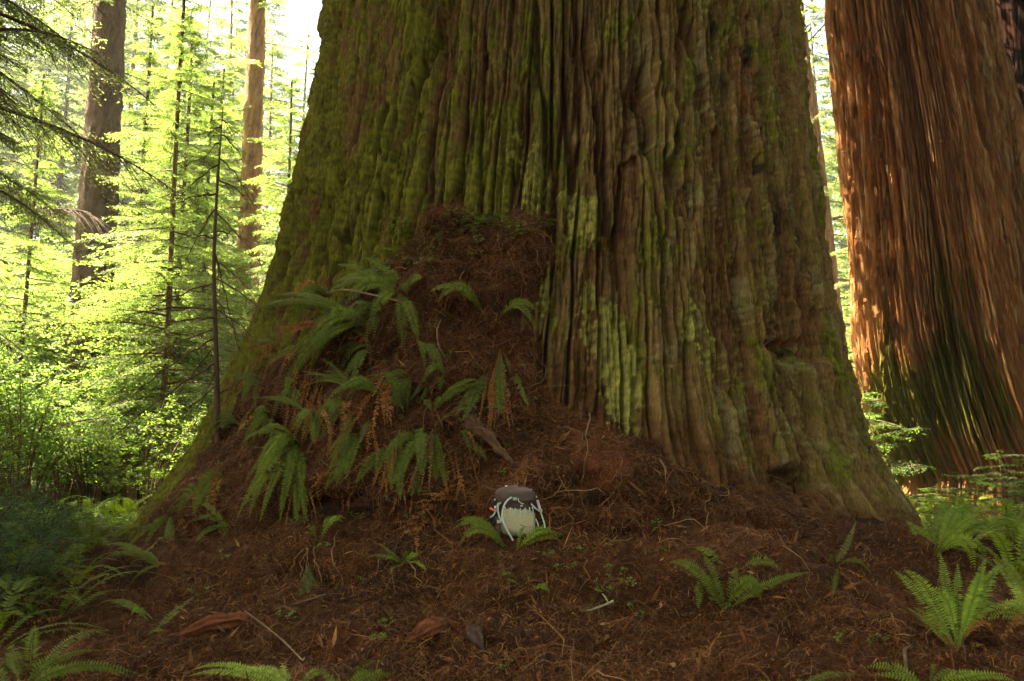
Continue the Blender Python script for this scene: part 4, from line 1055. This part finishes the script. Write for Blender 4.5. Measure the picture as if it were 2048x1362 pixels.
# ferns of the sunlit wood
fr_ = [fern_rosette(np.zeros(3), 9, (.6, .95), 'bright fern growing among the sunlit shrubs', 'ferns of the sunlit wood', BRIGHT, r4) for _ in range(2)]
sp_ = [(270, 10.2), (190, 10.6), (330, 10.9), (110, 11.2), (230, 12.0), (30, 10.4), (-60, 9.6), (300, 9.6), (160, 9.3), (380, 13.2), (70, 9.2), (250, 8.9)]
for i, (u, Y) in enumerate(sp_):
    if i < 2: put(fr_[i], u, Y)
    else: copy_thing(fr_[i % 2], spot(u, Y), i * 1.7, .8 + .05 * (i % 5), 'bright fern growing among the sunlit shrubs', 'ferns of the sunlit wood')
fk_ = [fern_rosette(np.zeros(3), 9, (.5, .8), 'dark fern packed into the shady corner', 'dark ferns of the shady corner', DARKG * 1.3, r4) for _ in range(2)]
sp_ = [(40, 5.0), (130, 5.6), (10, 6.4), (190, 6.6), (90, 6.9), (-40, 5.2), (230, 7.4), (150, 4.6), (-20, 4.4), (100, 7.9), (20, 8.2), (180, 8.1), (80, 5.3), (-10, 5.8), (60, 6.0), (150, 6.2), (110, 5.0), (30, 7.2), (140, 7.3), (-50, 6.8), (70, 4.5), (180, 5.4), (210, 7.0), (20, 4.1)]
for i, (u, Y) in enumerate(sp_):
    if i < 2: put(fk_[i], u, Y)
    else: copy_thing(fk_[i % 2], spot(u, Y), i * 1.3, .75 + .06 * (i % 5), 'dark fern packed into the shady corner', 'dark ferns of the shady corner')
fm_ = fern_rosette(np.zeros(3), 9, (.55, .9), 'shaded fern growing behind the bright vase shaped fern', 'ferns behind the bright vase', GREEN * 1.4, r4)
for i, (u, Y) in enumerate([(1960, 7.6), (2040, 6.8), (1900, 8.6), (2000, 8.8), (2080, 8.0), (2030, 5.6), (1800, 10.2), (1840, 9.8), (1830, 11.4), (1885, 11.2), (1930, 11.0), (1990, 6.0), (2055, 5.2), (1950, 6.5), (2035, 7.4), (2000, 5.0)]):
    if i == 0: put(fm_, u, Y)
    else: copy_thing(fm_, spot(u, Y), i * 1.9, .8 + .07 * (i % 4), 'shaded fern growing behind the bright vase shaped fern', 'ferns behind the bright vase')
# ground cover of small leaves beyond
n = 60000
gxr, gyr = r4.uniform(-14, 1, n), r4.uniform(8.2, 26, n)
k = (np.hypot(gxr - AX, gyr - YC) > 3.9) & (gxr < -.20 * gyr + .4)
gxr, gyr = gxr[k], gyr[k]; n = len(gxr)
P = np.stack([gxr, gyr, gh(gxr, gyr) + r4.uniform(0, .22, n) * (0.5 + pn(gxr, gyr, 2))], -1)
V, Q = leaves(P, r4.normal(0, 1, (n, 3)) * [1, 1, .25], np.array([0, 0, 1]) + r4.normal(0, .35, (n, 3)), r4.uniform(.03, .07, n), r4.uniform(.02, .045, n))
ca = Acc(); ca.add(V, Q, np.repeat(np.array([.085, .145, .026]) * r4.uniform(.6, 1.3, (n, 1)), 4, axis=0))
tag(ca.build('undergrowth', (M_LEAF,), None, False), 'low leafy ground cover of the sunlit wood', kind='stuff')
# crown of the great trunk, high above the frame, which keeps the mound in shade
def high_crown(root, n, rlo, L, lf, seed, x0=0.0):
    g = np.random.default_rng(seed); c = Acc()
    lib = [spray(3.0, g, lf, .2, .17, .42) for _ in range(3)]
    for i in range(n):
        z = 14.0 + 15 * g.random() ** 1.5; R = rot(g.uniform(0, 2 * PI), -.1 + g.normal(0, .12), g.normal(0, .2)) * (L * g.uniform(.7, 1.1) * (1.15 - (z - 10) / 26) / 3.0)
        b, D, N, wv, wq, t = lib[g.integers(3)]
        V, Q = leaves(b @ R.T + [0, 0, z], D @ R.T, N @ R.T, lf * 1.5, lf * .9)
        c.add(V, Q, np.repeat(GRY * .8 * g.uniform(.8, 1.2, (len(b), 1)), 4, axis=0))
        c.add(wv @ R.T + [0, 0, z], wq, BARKC * .5)
    c.build('crown', (M_NEEDLE,), root, False)
high_crown(redwood, 280, 10, 9.8, .115, 1)
high_crown(red2, 60, 10, 6.5, .12, 2)
high_crown(red3, 110, 10, 7.0, .18, 3)
# ------------------------------------------------------------------ the thin sapling on the edge of the mound
def curve_px(pts, Y, n=None):
    """points (u, v[, depth offset]) at depth Y, smoothed"""
    P = np.array([at(p[0], p[1], Y + (p[2] if len(p) > 2 else 0)) for p in pts])
    k = n or len(P) * 5
    t = np.linspace(0, len(P) - 1, k)
    i = np.clip(t.astype(int), 0, len(P) - 2); f = (t - i)[:, None]
    Pm = np.concatenate([2 * P[:1] - P[1:2], P, 2 * P[-1:] - P[-2:-1]])
    a, b, c, d = Pm[i], Pm[i + 1], Pm[i + 2], Pm[i + 3]
    return 0.5 * (2 * b + (c - a) * f + (2 * a - 5 * b + 4 * c - d) * f ** 2 + (3 * b - a - 3 * c + d) * f ** 3)

rs = np.random.default_rng(19)
YS = 7.6
sb, _ = hit(436, 884)
YS = float(np.clip(sb[1], 6.6, 8.4))
sap = empty('hemlock_sapling', at(436, 892, YS), 'thin half dead sapling with bare side twigs rising from the mound edge', 'tree')
Xs = curve_px([(436, 905), (434, 780), (431, 660), (428, 520), (433, 400), (440, 300), (446, 215)], YS, 40)
w = Acc(); c = Acc()
SAPC = np.array([.075, .045, .026])
V, Q = tube(Xs, np.linspace(.026, .004, 40), 8); w.add(V, Q, SAPC)
brs = [(640, (228, 632), -.2, 0), (520, (360, 478), -.1, 0), (462, (372, 520), .2, 0), (600, (250, 640), .4, 0), (690, (262, 792), -.3, 1), (735, (220, 880), -.2, 1), (672, (300, 720), .2, 1), (560, (520, 600), -.2, 0), (590, (545, 640), -.3, 0), (640, (520, 690), -.2, 0), (470, (545, 560), -.3, 0), (780, (300, 905), .2, 1), (705, (350, 800), .3, 1),
       (430, (330, 420), -.4, 1), (400, (520, 420), -.1, 1), (365, (360, 395), -.3, 1), (350, (500, 390), .3, 1), (310, (400, 330), -.2, 1), (290, (485, 320), .2, 1), (265, (415, 275), -.2, 1), (250, (470, 275), .1, 1), (545, (470, 680), .1, 0), (800, (510, 770), .1, 0), (750, (385, 860), -.2, 1), (510, (480, 480), .2, 0), (655, (310, 655), -.5, 1), (620, (480, 700), -.1, 0)]
def lib_spray(L, lf, tw):
    return spray(L, rs, lf, .10, tw)
for (v0, tip, dz, leafy) in brs:
    B = np.array([np.interp(v0, np.linspace(215, 905, 40), Xs[::-1, a]) for a in range(3)])
    T = at(tip[0], tip[1], YS + dz * 2)
    C_ = (B + T) / 2 + np.array([0, 0, .06])
    X = bez(B, C_, T, 10) + rs.normal(0, .006, (10, 3)); X[0] = B
    V, Q = tube(X, np.linspace(.0085, .002, 10), 4); w.add(V, Q, SAPC)
    L = np.linalg.norm(T - B)
    for j in range(int(5 + L * 8)):
        q = rs.uniform(.15, 1); p = np.array([np.interp(q, np.linspace(0, 1, 10), X[:, a]) for a in range(3)])
        d = nrm((T - B) / L * .8 + rs.normal(0, .5, 3) - [0, 0, .15]); l = rs.uniform(.05, .28) * (1.2 - q * .5)
        V, Q = tube(np.stack([p, p + d * l * .5 + rs.normal(0, .008, 3), p + d * l - [0, 0, .02]]), [.003, .002, .001], 3, False); w.add(V, Q, SAPC * 1.1)
        if leafy:
            m = int(l / .012) + 4
            tt = rs.uniform(.1, 1.1, (m, 1))
            V, Q = leaves(p + d * l * tt, nrm(np.cross(d, [0, 0, 1.0])) * rs.choice([-1, 1], (m, 1)) + d * .4 + rs.normal(0, .2, (m, 3)), np.array([0, 0, 1]) + rs.normal(0, .3, (m, 3)), rs.uniform(.016, .032, m), rs.uniform(.006, .011, m))
            c.add(V, Q, np.repeat(np.array([.085, .110, .022]) * rs.uniform(.7, 1.2, (m, 1)), 4, axis=0))
w_o = Acc(); 
def shift(a, o):
    a.V = [x - np.array(o) for x in a.V]; return a
shift(w, sap.location).build('trunk', (M_TWIG,), sap)
shift(c, sap.location).build('crown', (M_NEEDLE,), sap, False)

# ------------------------------------------------------------------ dead wood
def log_px(name, pts, radii, label, cat, col, k=10, lift=0.02, rough=.25, group=None, straight=False, wig=0.0):
    P, Ns = [], []
    for p in pts:
        h_, n_ = hit(p[0], p[1])
        P.append(h_ + n_ * (p[2] if len(p) > 2 else lift)); Ns.append(n_)
    P = np.array(P); m = 26
    if straight:
        q = np.linspace(0, 1, len(P))[:, None]; P = P[0] * (1 - q) + P[-1] * q + np.array([0, -.03, .02]) * np.sin(q * PI)
    t = np.linspace(0, len(P) - 1, m)
    X = np.stack([np.interp(t, np.arange(len(P)), P[:, a]) for a in range(3)], -1)
    for _ in range(3):
        X[1:-1] = (X[:-2] + 2 * X[1:-1] + X[2:]) / 4
    R = np.interp(t, np.arange(len(radii)), radii)
    if wig: X[1:] += wig * np.stack([pn(t[1:] * 2.2, 3.1 + pts[0][0], a) for a in range(3)], -1)
    V, Q = tube(X, R, k)
    n0 = m * k
    a = V[:n0]; cen = np.repeat(X, k, 0)
    rr = (a - cen)
    ai = np.tile(np.arange(k), m) * 2 * PI / k; li = np.repeat(np.arange(m), k)
    s = 1 + rough * (fbm(a[:, 0] * 9 + 3, a[:, 1] * 9, a[:, 2] * 14, 3) + .7 * pn(np.cos(ai) * 3.6 + P[0, 0] * 5, np.sin(ai) * 3.6, li * .16))[:, None] * 1.2
    if rough > .3:                                       # split, fibrous wood with torn ends
        rid = 1 + .38 * np.sign(pn(ai * 2.6, li * .05, 7.7 + pts[0][0])) * np.abs(pn(ai * 2.6, li * .05, 7.7 + pts[0][0])) ** .6
        s = s * rid[:, None]
        end = (np.clip(1 - li / 4, 0, 1) * -1 + np.clip((li - (m - 5)) / 4, 0, 1))[:, None]
        ax_ = nrm(X[-1] - X[0])
        cen = cen + ax_ * end * (0.07 * pn(ai * 3.1, 2.2, pts[0][1]))[:, None]
    V[:n0] = cen + rr * s
    cc = col * (1 + (.5 * pn(np.r_[ai, 0, 0] * 5.0, np.r_[li, 0, m] * .1, 1.5))[:, None] * (rough > .3)) * (1 + .35 * fbm(V[:, 0] * 20, V[:, 1] * 20, V[:, 2] * 30, 3))[:, None] * np.ones(3)
    root_loc = P[0]
    o = mesh(name, V - root_loc, Q, None, (M_TWIG,), None, np.clip(cc, .003, 1))
    o.location = tuple(root_loc)
    return tag(o, label, cat, group)
REDW = np.array([.125, .040, .014]); DKW = np.array([.095, .048, .024]); PALEW = np.array([.15, .10, .052])
log_px('broken_branch', [(925, 835, -.03), (945, 856, .05), (965, 878, .08), (990, 898, .07), (1012, 918, .05), (1034, 938, .0)], [.030, .036, .034, .026, .014, .008], 'broken brown branch stub slanting down the mound above the backpack', 'branch', np.array([.075, .040, .018]), 24, straight=True, wig=.02, rough=.35)
log_px('rotten_log', [(335, 1274, -.02), (370, 1264, -.005), (410, 1254, .004), (450, 1246, .010), (480, 1241, .012), (505, 1240, -.02)], [.006, .024, .032, .036, .038, .006], 'red rotten log half sunk in litter near the thin stick', 'log', REDW, 30, rough=.42)
log_px('rotten_log', [(808, 1284, -.02), (840, 1270, .0), (868, 1258, .012), (895, 1248, .012), (925, 1250, -.02)], [.006, .028, .036, .032, .005], 'red rotten log over a dark hole beside the dark bark slab', 'log', REDW, 30, rough=.42)
log_px('bark_slab', [(935, 1248, .0), (952, 1272, .015), (968, 1306, .01)], [.008, .027, .008], 'dull purplish brown bark slab lying below the red rotten log', 'bark', np.array([.045, .026, .017]), 24, rough=.34)
log_px('sunken_log', [(622, 1030, -.02), (660, 1018, -.02), (700, 1008, -.02), (750, 1000, .0)], [.05, .065, .06, .04], 'dark log inside the hollow under the hanging fronds', 'log', np.array([.060, .030, .018]), 12)
log_px('bare_stick', [(503, 1238, .06), (540, 1272, .05), (575, 1300, .03), (605, 1330, .02)], [.003, .0045, .0045, .003], 'thin pale straight stick leaning on the litter', 'stick', PALEW, 6)
log_px('bare_stick', [(560, 1222, .02), (610, 1210, .02), (650, 1200, .03)], [.004, .006, .005], 'thin pale stick above the red rotten log', 'stick', PALEW * .9, 6)
log_px('bare_stick', [(1822, 1295, .02), (1815, 1325, .06), (1814, 1365, .02)], [.004, .008, .006], 'upright bare stick at the bottom edge among low ferns', 'stick', PALEW * .7, 6)
tw = log_px('lichen_twig', [(1145, 1230, .01), (1175, 1228, .02), (1200, 1220, .03), (1226, 1208, .04)], [.003, .005, .006, .007], 'pale lichen covered twig with a forked end on the dark bank', 'twig', np.array([.27, .27, .15]), 6)
for e in [[(1218, 1212, .03), (1212, 1203, .05), (1206, 1198, .06)]]:
    q_ = log_px('fork', e, [.005, .004, .002], None, None, np.array([.30, .31, .17]), 6)
    q_.parent = tw; q_.location = Vector(q_.location) - Vector(tw.location)
log_px('fallen_branch', [(560, 612, .16), (640, 600, .22), (720, 606, .22), (800, 622, .12), (828, 630, .02)], [.004, .008, .009, .010, .010], 'long thin dead branch reaching across the upper ferns', 'branch', np.array([.17, .10, .055]), 6, group=None)
log_px('bent_stem', [(892, 722, .02), (884, 700, .06), (886, 672, .07), (880, 650, .05)], [.006, .006, .005, .004], 'pale bent stem standing on the mound below the lone arched frond', 'stem', PALEW, 6)
for i, (pts, lab) in enumerate([([(618, 1105, .05), (612, 1140, .07), (600, 1185, .04)], 'a'), ([(622, 1105, .05), (628, 1150, .07), (632, 1192, .04)], 'b'), ([(612, 1105, .05), (598, 1130, .07), (588, 1165, .05)], 'c'), ([(668, 1092, .05), (668, 1140, .07), (690, 1172, .04)], 'd'), ([(820, 1128, .03), (838, 1155, .05), (842, 1178, .05), (888, 1178, .03)], 'e'), ([(808, 1130, .03), (790, 1160, .05), (792, 1200, .03)], 'f'), ([(636, 1105, .05), (640, 1140, .06), (645, 1180, .04)], 'g'),
                              ([(1168, 1120, .03), (1160, 1160, .05), (1155, 1190, .03)], 'h'), ([(1320, 930, .04), (1335, 1010, .04), (1340, 1050, .03)], 'i'), ([(1165, 830, .05), (1166, 900, .06), (1163, 980, .05)], 'j'), ([(1120, 985, .05), (1180, 985, .06), (1215, 1010, .05), (1222, 1058, .04)], 'k')]):
    log_px('dangling_root', pts, [.0045, .0035, .0015], {0: 'reddish bare root dangling from the undercut bank', 4: 'pale bent root curling below the small fern on the bank', 8: 'thin pale root running down the red duff beside the bark', 9: 'thin root hanging down the red duff wall', 10: 'thin pale root arching over the duff beside the backpack'}.get(i, 'reddish bare root dangling from the undercut bank'), 'root', np.array([.15, .075, .030]) if i < 8 and i != 4 else np.array([.20, .125, .06]), 5, group='bare roots dangling from the mound', wig=.03)

# ------------------------------------------------------------------ wood sorrel and little sprigs
def sorrel(P, N, n, s, label, group, rng, col=np.array([.085, .165, .028])):
    root = empty('wood_sorrel', P, label, 'plant', group)
    a, st = Acc(), Acc()
    U_ = nrm(N * .5 + np.array([0, -.25, 1.0]))
    for i in range(n):
        off = rng.normal(0, s * 1.6, 3) * [1, .6, .5]
        top = off + U_ * s * rng.uniform(.8, 2.2)
        V, Q = tube(np.stack([off * .4, (off + top) / 2, top]), .0016, 3, False); a.add(V, Q, (.16, .10, .04), 1)
        a0 = rng.uniform(0, 6)
        nn = nrm(np.array([0, -.3, 1.0]) + rng.normal(0, .25, 3)); e1 = nrm(np.cross(nn, [1, .2, 0])); e2 = np.cross(nn, e1)
        for k in range(3):
            an = a0 + k * 2.094
            d = e1 * math.cos(an) + e2 * math.sin(an) - nn * .15
            V, Q = leaves(top[None], d[None], nn[None], np.array([s]), np.array([s * .95]), .68); a.add(V, Q, col * rng.uniform(.75, 1.2))
    a.build('foliage', (M_LEAF, M_TWIG), root, False)
    return root
GSO = 'wood sorrel sprigs dotting the duff'
for (u, v, n, lab) in [(1225, 1150, 7, None), (1255, 1172, 6, None), (1215, 1178, 5, None), (445, 1118, 4, 'pair of round bright leaves standing on open litter'), (405, 1190, 5, 'bright sprig beside the upright fern frond'), (575, 1234, 6, 'yellowish sprig between the two red rotten logs'), (770, 1250, 6, None), (1095, 1115, 5, None), (1180, 1105, 5, None), (1300, 1052, 5, None), (1430, 1205, 6, None), (1470, 1215, 5, None),
                       (1275, 1232, 3, None), (650, 1095, 4, None), (350, 1085, 4, None), (420, 1010, 5, None), (470, 860, 6, None), (1690, 1290, 4, None), (1750, 1285, 5, None), (760, 1285, 5, None), (560, 940, 4, None), (300, 1060, 6, None), (250, 1080, 6, None), (1005, 1340, 4, None), (500, 1010, 4, None), (720, 1165, 3, None), (1120, 1140, 4, None), (1340, 1100, 4, None)]:
    P_, N_ = hit(u, v)
    sorrel(P_, N_, n, .018, lab or 'small wood sorrel sprig with clover leaves on brown duff', GSO, rs)
GSP = 'leafy sprigs on the crest of the mound'
for i in range(70):
    q = rs.random()
    u, v = 700 + 390 * q + rs.normal(0, 20), 560 - 120 * min(1, q * 1.9) + rs.normal(8, 26) + (10 if q > .6 else 0)
    if v < 425: v = 445
    P_, N_ = hit(u, v)
    sorrel(P_, N_, int(rs.integers(7, 14)), .021, 'small leafy green sprig growing on the crest of the mound', GSP, rs, np.array([.080, .135, .020]))

for i in range(110):
    u, v = rs.uniform(430, 1080), rs.uniform(560, 1060)
    if poly_sd(np.array([u]), np.array([v]), POLY)[0] < 12: continue
    P_, N_ = hit(u, v)
    sorrel(P_, N_, int(rs.integers(3, 8)), .017, 'tiny green sprig rooted among the hanging fronds of the mound', 'tiny sprigs on the mound', rs, np.array([.075, .125, .020]))
# ------------------------------------------------------------------ the backpack
M_CLOTH = surf_mat('brown_cloth', .8, (120, 120, 120), .22, .3, .002, .2)
M_PALE = surf_mat('pale_cloth', .75, (70, 70, 70), .2, .5, .004, .2)
M_STRAP = surf_mat('strap_web', .7, (200, 200, 200), .15, .2, .001, .25)
gb, gn = hit(1032, 1078)
bx_ = np.array([at(1032, 1062, gb[1])[0], gb[1] + .02, gb[2] - .015])
pack = empty('backpack', bx_, 'dark brown and pale grey hiking backpack with dangling straps leaning on the duff mound', 'backpack')
pack.scale = (.82, .82, .82)
pack.rotation_euler = (math.radians(-17), math.radians(2), math.radians(4))
def blobmesh(fn, nu=40, nv=26):
    u = np.linspace(0, 2 * PI, nu, endpoint=False); v = np.linspace(-PI / 2, PI / 2, nv)
    U, W = np.meshgrid(u, v)
    return fn(U.ravel(), W.ravel()), gridq(nv, nu, True)
def sgnp(x, p): return np.sign(x) * np.abs(x) ** p
def superell(cx_, cy_, cz_, ax_, ay_, az_, e1=.6, e2=.6, seed=0, wr=.006, taper=0.0, top=None):
    def f(U, W):
        x = sgnp(np.cos(W), e1) * sgnp(np.cos(U), e2); y = sgnp(np.cos(W), e1) * sgnp(np.sin(U), e2); z = sgnp(np.sin(W), e1)
        k = 1 + taper * z
        P = np.stack([cx_ + ax_ * x * k, cy_ + ay_ * y * k, cz_ + az_ * z], -1)
        n = nrm(np.stack([x, y, z], -1))
        P = P + n * (wr * fbm(P[:, 0] * 14 + seed, P[:, 1] * 14, P[:, 2] * 16, 3))[:, None]
        # folds
        P = P + n * (wr * .8 * np.abs(pn(P[:, 0] * 18 + P[:, 2] * 10 + seed, P[:, 2] * 8 - P[:, 0] * 6, seed)))[:, None]
        return P
    return blobmesh(f, 56, 36)
def pk(name, V, Q, col, mat, parent=pack, smooth=True):
    cc = np.empty((len(V), 3)); cc[:] = col
    return mesh(name, V, Q, None, (mat,), None, cc, smooth, parent)
BR = np.array([.062, .045, .035]); BK = np.array([.012, .012, .013]); MINT = np.array([.36, .40, .31]); PKT = np.array([.32, .30, .165])
V, Q = superell(0, .07, .19, .150, .085, .190, .45, .55, 1, .006, -.03); pk('body', V, Q, BR * .8, M_CLOTH)
V, Q = superell(-.005, .035, .325, .150, .120, .078, .75, .6, 2, .010); V[:, 2] += -.10 * np.clip(-(V[:, 1]) - .0, 0, 1) * 2.0
lid = pk('lid', V, Q, BR * 1.15, M_CLOTH)
# seams of the lid
for pts in ([(-.14, -.035, .345), (-.06, -.062, .330), (.03, -.062, .335), (.14, -.03, .372)], [(-.12, -.03, .30), (-.04, -.066, .318), (.04, -.062, .352), (.09, -.02, .39)]):
    V, Q = tube(bez(np.array(pts[0]), (np.array(pts[1]) + np.array(pts[2])) / 2 + [0, -.012, 0], np.array(pts[3]), 14), .0028, 6); pk('seam', V, Q, BR * .6, M_CLOTH, lid)
V, Q = superell(.012, -.018, .130, .122, .062, .098, .55, .6, 5, .007, .04)
pocket = pk('front_pocket', V, Q, PKT, M_PALE)
# scalloped brown band over the pocket
xs = np.linspace(-.118, .135, 40); K = 40
top = .262 + .004 * np.cos(xs * 40); bot = .212 + .030 * np.abs(xs / .13) ** 2 + .006 * np.cos(xs * 110)
yf = lambda x, z: -.078 + .35 * (x - .01) ** 2 / .13 * 1.4 + (z - .20) * .18
V = np.concatenate([np.stack([xs, yf(xs, top), top], -1), np.stack([xs, yf(xs, bot) - .004, bot], -1)])
Vb = V + [0, .008, 0]
Q = np.concatenate([gridq(2, K), gridq(2, K)[:, ::-1] + 2 * K, np.stack([np.arange(K - 1), np.arange(1, K), np.arange(1, K) + 2 * K, np.arange(K - 1) + 2 * K], -1), np.stack([np.arange(K - 1) + K, np.arange(1, K) + K, np.arange(1, K) + 3 * K, np.arange(K - 1) + 3 * K], -1)])
pk('pocket_band', np.concatenate([V, Vb]), Q, BR * 1.3, M_CLOTH)
# gathered edge of the pocket: small vertical ribs
for x in (-.085, -.05, -.015, .022, .058, .09, .112):
    z1 = .218 + .03 * (x / .13) ** 2
    V, Q = tube(bez(np.array([x, yf(x, z1) - .004, z1]), np.array([x * 1.02, -.092, z1 - .03]), np.array([x * 1.03, -.086, z1 - .06]), 8), np.linspace(.006, .002, 8), 6); pk('pleat', V, Q, MINT * .95, M_PALE, pocket)
def ribbon(pts, w, col, name='strap', parent=pack, up=(0, -1, 0), th=.003, mat=None):
    P = np.array(pts, float); m = 26; t = np.linspace(0, len(P) - 1, m)
    X = np.stack([np.interp(t, np.arange(len(P)), P[:, a]) for a in range(3)], -1)
    for _ in range(4): X[1:-1] = (X[:-2] + 2 * X[1:-1] + X[2:]) / 4
    Tn = nrm(np.gradient(X, axis=0)); S = nrm(np.cross(Tn, np.array(up, float))); N = np.cross(S, Tn)
    V = np.stack([X - S * w / 2 - N * th / 2, X + S * w / 2 - N * th / 2, X + S * w / 2 + N * th / 2, X - S * w / 2 + N * th / 2], 1).reshape(-1, 3)
    Q = np.concatenate([gridq(m, 4, True), [[0, 1, 2, 3], [(m - 1) * 4 + 3, (m - 1) * 4 + 2, (m - 1) * 4 + 1, (m - 1) * 4]]])
    return pk(name, V, Q, col, mat or M_STRAP, parent)
ribbon([(-.035, -.085, .300), (-.075, -.105, .272), (-.100, -.112, .225), (-.112, -.112, .170), (-.108, -.112, .125), (-.085, -.118, .07), (-.055, -.122, .02), (-.030, -.125, -.022)], .0125, MINT)
ribbon([(-.135, -.05, .262), (-.138, -.07, .20), (-.128, -.09, .150), (-.113, -.108, .118)], .011, MINT * .95)
ribbon([(-.148, -.03, .215), (-.165, -.05, .175), (-.178, -.06, .160), (-.192, -.065, .152)], .011, MINT)
ribbon([(.150, -.02, .300), (.162, -.03, .255), (.168, -.04, .225)], .020, np.array([.40, .34, .27]))
ribbon([(.168, -.045, .222), (.182, -.06, .17), (.196, -.07, .12), (.200, -.08, .085)], .010, MINT * .9)
ribbon([(.100, -.06, .262), (.132, -.06, .228), (.165, -.045, .212)], .011, MINT * .9)
ribbon([(.135, -.07, .15), (.150, -.07, .115), (.158, -.07, .08)], .009, MINT * .9)
ribbon([(-.115, -.06, .262), (-.145, -.05, .240), (-.15, -.045, .20)], .0125, MINT * .8)
ribbon([(.005, -.093, .290), (.008, -.095, .265), (.028, -.096, .252), (.045, -.096, .248)], .006, MINT)
ribbon([(-.150, .0, .34), (-.156, .0, .25), (-.152, .0, .12)], .06, BK, 'side_panel', th=.02, up=(-1, -.4, 0), mat=M_CLOTH)
ribbon([(-.142, -.06, .16), (-.13, -.07, .10), (-.125, -.07, .05)], .028, BR, 'side_compression', th=.01, mat=M_CLOTH)
def buckle(x, y, z, s, col, name='buckle'):
    V, Q = superell(x, y, z, s, s * .45, s * .8, .3, .3, 3, .0008)
    return pk(name, V, Q, col, M_STRAP)
buckle(-.018, -.094, .282, .014, MINT * .7); buckle(.170, -.05, .215, .014, MINT * .7); buckle(-.128, -.075, .120, .014, np.array([.3, .34, .29])); buckle(-.150, -.035, .232, .012, np.array([.5, .52, .6]))
buckle(-.155, -.02, .292, .008, np.array([.5, .52, .58])); buckle(.030, -.088, .236, .008, np.array([.42, .32, .2]))
buckle(-.075, .0, .398, .009, np.array([.62, .58, .5]), 'toggle'); buckle(.100, -.01, .372, .013, np.array([.5, .58, .5]), 'toggle'); buckle(.112, -.015, .358, .009, np.array([.45, .52, .45]), 'toggle'); buckle(.142, -.02, .322, .008, np.array([.6, .45, .25]), 'toggle')
ribbon([(-.155, -.04, .205), (-.175, -.05, .212), (-.196, -.055, .220)], .016, np.array([.80, .17, .09]), 'red_tag')
t_ = np.linspace(0, PI, 14)
V, Q = tube(np.stack([.005 + .036 * np.cos(t_), .03 + 0 * t_, .386 + .036 * np.sin(t_)], -1), .0035, 6); pk('haul_loop', V, Q, (.20, .22, .08), M_STRAP)
# ------------------------------------------------------------------ the bright air of the wood
mh = bpy.data.materials.new('air'); mh.use_nodes = True
for n_ in list(mh.node_tree.nodes): mh.node_tree.nodes.remove(n_)
ho = mh.node_tree.nodes.new('ShaderNodeOutputMaterial'); hv = mh.node_tree.nodes.new('ShaderNodeVolumePrincipled')
hv.inputs['Color'].default_value = (0.93, 0.96, 0.90, 1); hv.inputs['Density'].default_value = HAZE
hv.inputs['Anisotropy'].default_value = 0.2
mh.node_tree.links.new(hv.outputs['Volume'], ho.inputs['Volume'])
hx0, hx1, hy0, hy1, hz0, hz1 = -760, 760, -420, 1050, -2.2, 44
V = np.array([(x, y, z) for z in (hz0, hz1) for y in (hy0, hy1) for x in (hx0, hx1)], float)
Q = np.array([(0, 2, 3, 1), (4, 5, 7, 6), (0, 1, 5, 4), (2, 6, 7, 3), (0, 4, 6, 2), (1, 3, 7, 5)])
tag(mesh('haze', V, Q, None, (mh,), None, None, False), 'pale sunlit haze filling the air of the wood', kind='stuff')
# ------------------------------------------------------------------ light
SUN_AZ = math.radians(-66)      # from +Y towards -X is negative: the sun stands ahead and to the left
SUN_EL = math.radians(58)
sd_ = np.array([math.sin(SUN_AZ) * math.cos(SUN_EL), math.cos(SUN_AZ) * math.cos(SUN_EL), math.sin(SUN_EL)])
sun_d = bpy.data.lights.new('sun', 'SUN')
sun_d.energy = 5.0; sun_d.angle = math.radians(0.53); sun_d.color = (1.0, 0.95, 0.86)
sun = bpy.data.objects.new('sun', sun_d); COL.objects.link(sun)
sun.rotation_euler = Vector(-sd_).to_track_quat('-Z', 'Y').to_euler()
world = bpy.data.worlds.new('World'); SC.world = world
world.use_nodes = True
wn = world.node_tree
for n_ in list(wn.nodes): wn.nodes.remove(n_)
wo = wn.nodes.new('ShaderNodeOutputWorld'); wb = wn.nodes.new('ShaderNodeBackground'); ws = wn.nodes.new('ShaderNodeTexSky')
ws.sky_type = 'NISHITA'; ws.sun_disc = False
ws.sun_elevation = SUN_EL; ws.sun_rotation = SUN_AZ
ws.air_density = 0.8; ws.dust_density = 4.0; ws.ozone_density = 0.6
wb.inputs['Strength'].default_value = 0.055
wn.links.new(ws.outputs['Color'], wb.inputs['Color']); wn.links.new(wb.outputs['Background'], wo.inputs['Surface'])
vs = SC.view_settings
vs.view_transform = 'Standard'; vs.look = 'None'; vs.exposure = EXPOSURE; vs.gamma = 1.0
if hasattr(vs, 'use_white_balance'):
    vs.use_white_balance = True
    vs.white_balance_temperature = 7600
    vs.white_balance_tint = 10
cy_ = SC.cycles
cy_.max_bounces = 8; cy_.diffuse_bounces = 5; cy_.transmission_bounces = 6; cy_.transparent_max_bounces = 8
cy_.use_denoising = True
cam_d.dof.use_dof = True; cam_d.dof.focus_distance = 6.2; cam_d.dof.aperture_fstop = 5.0
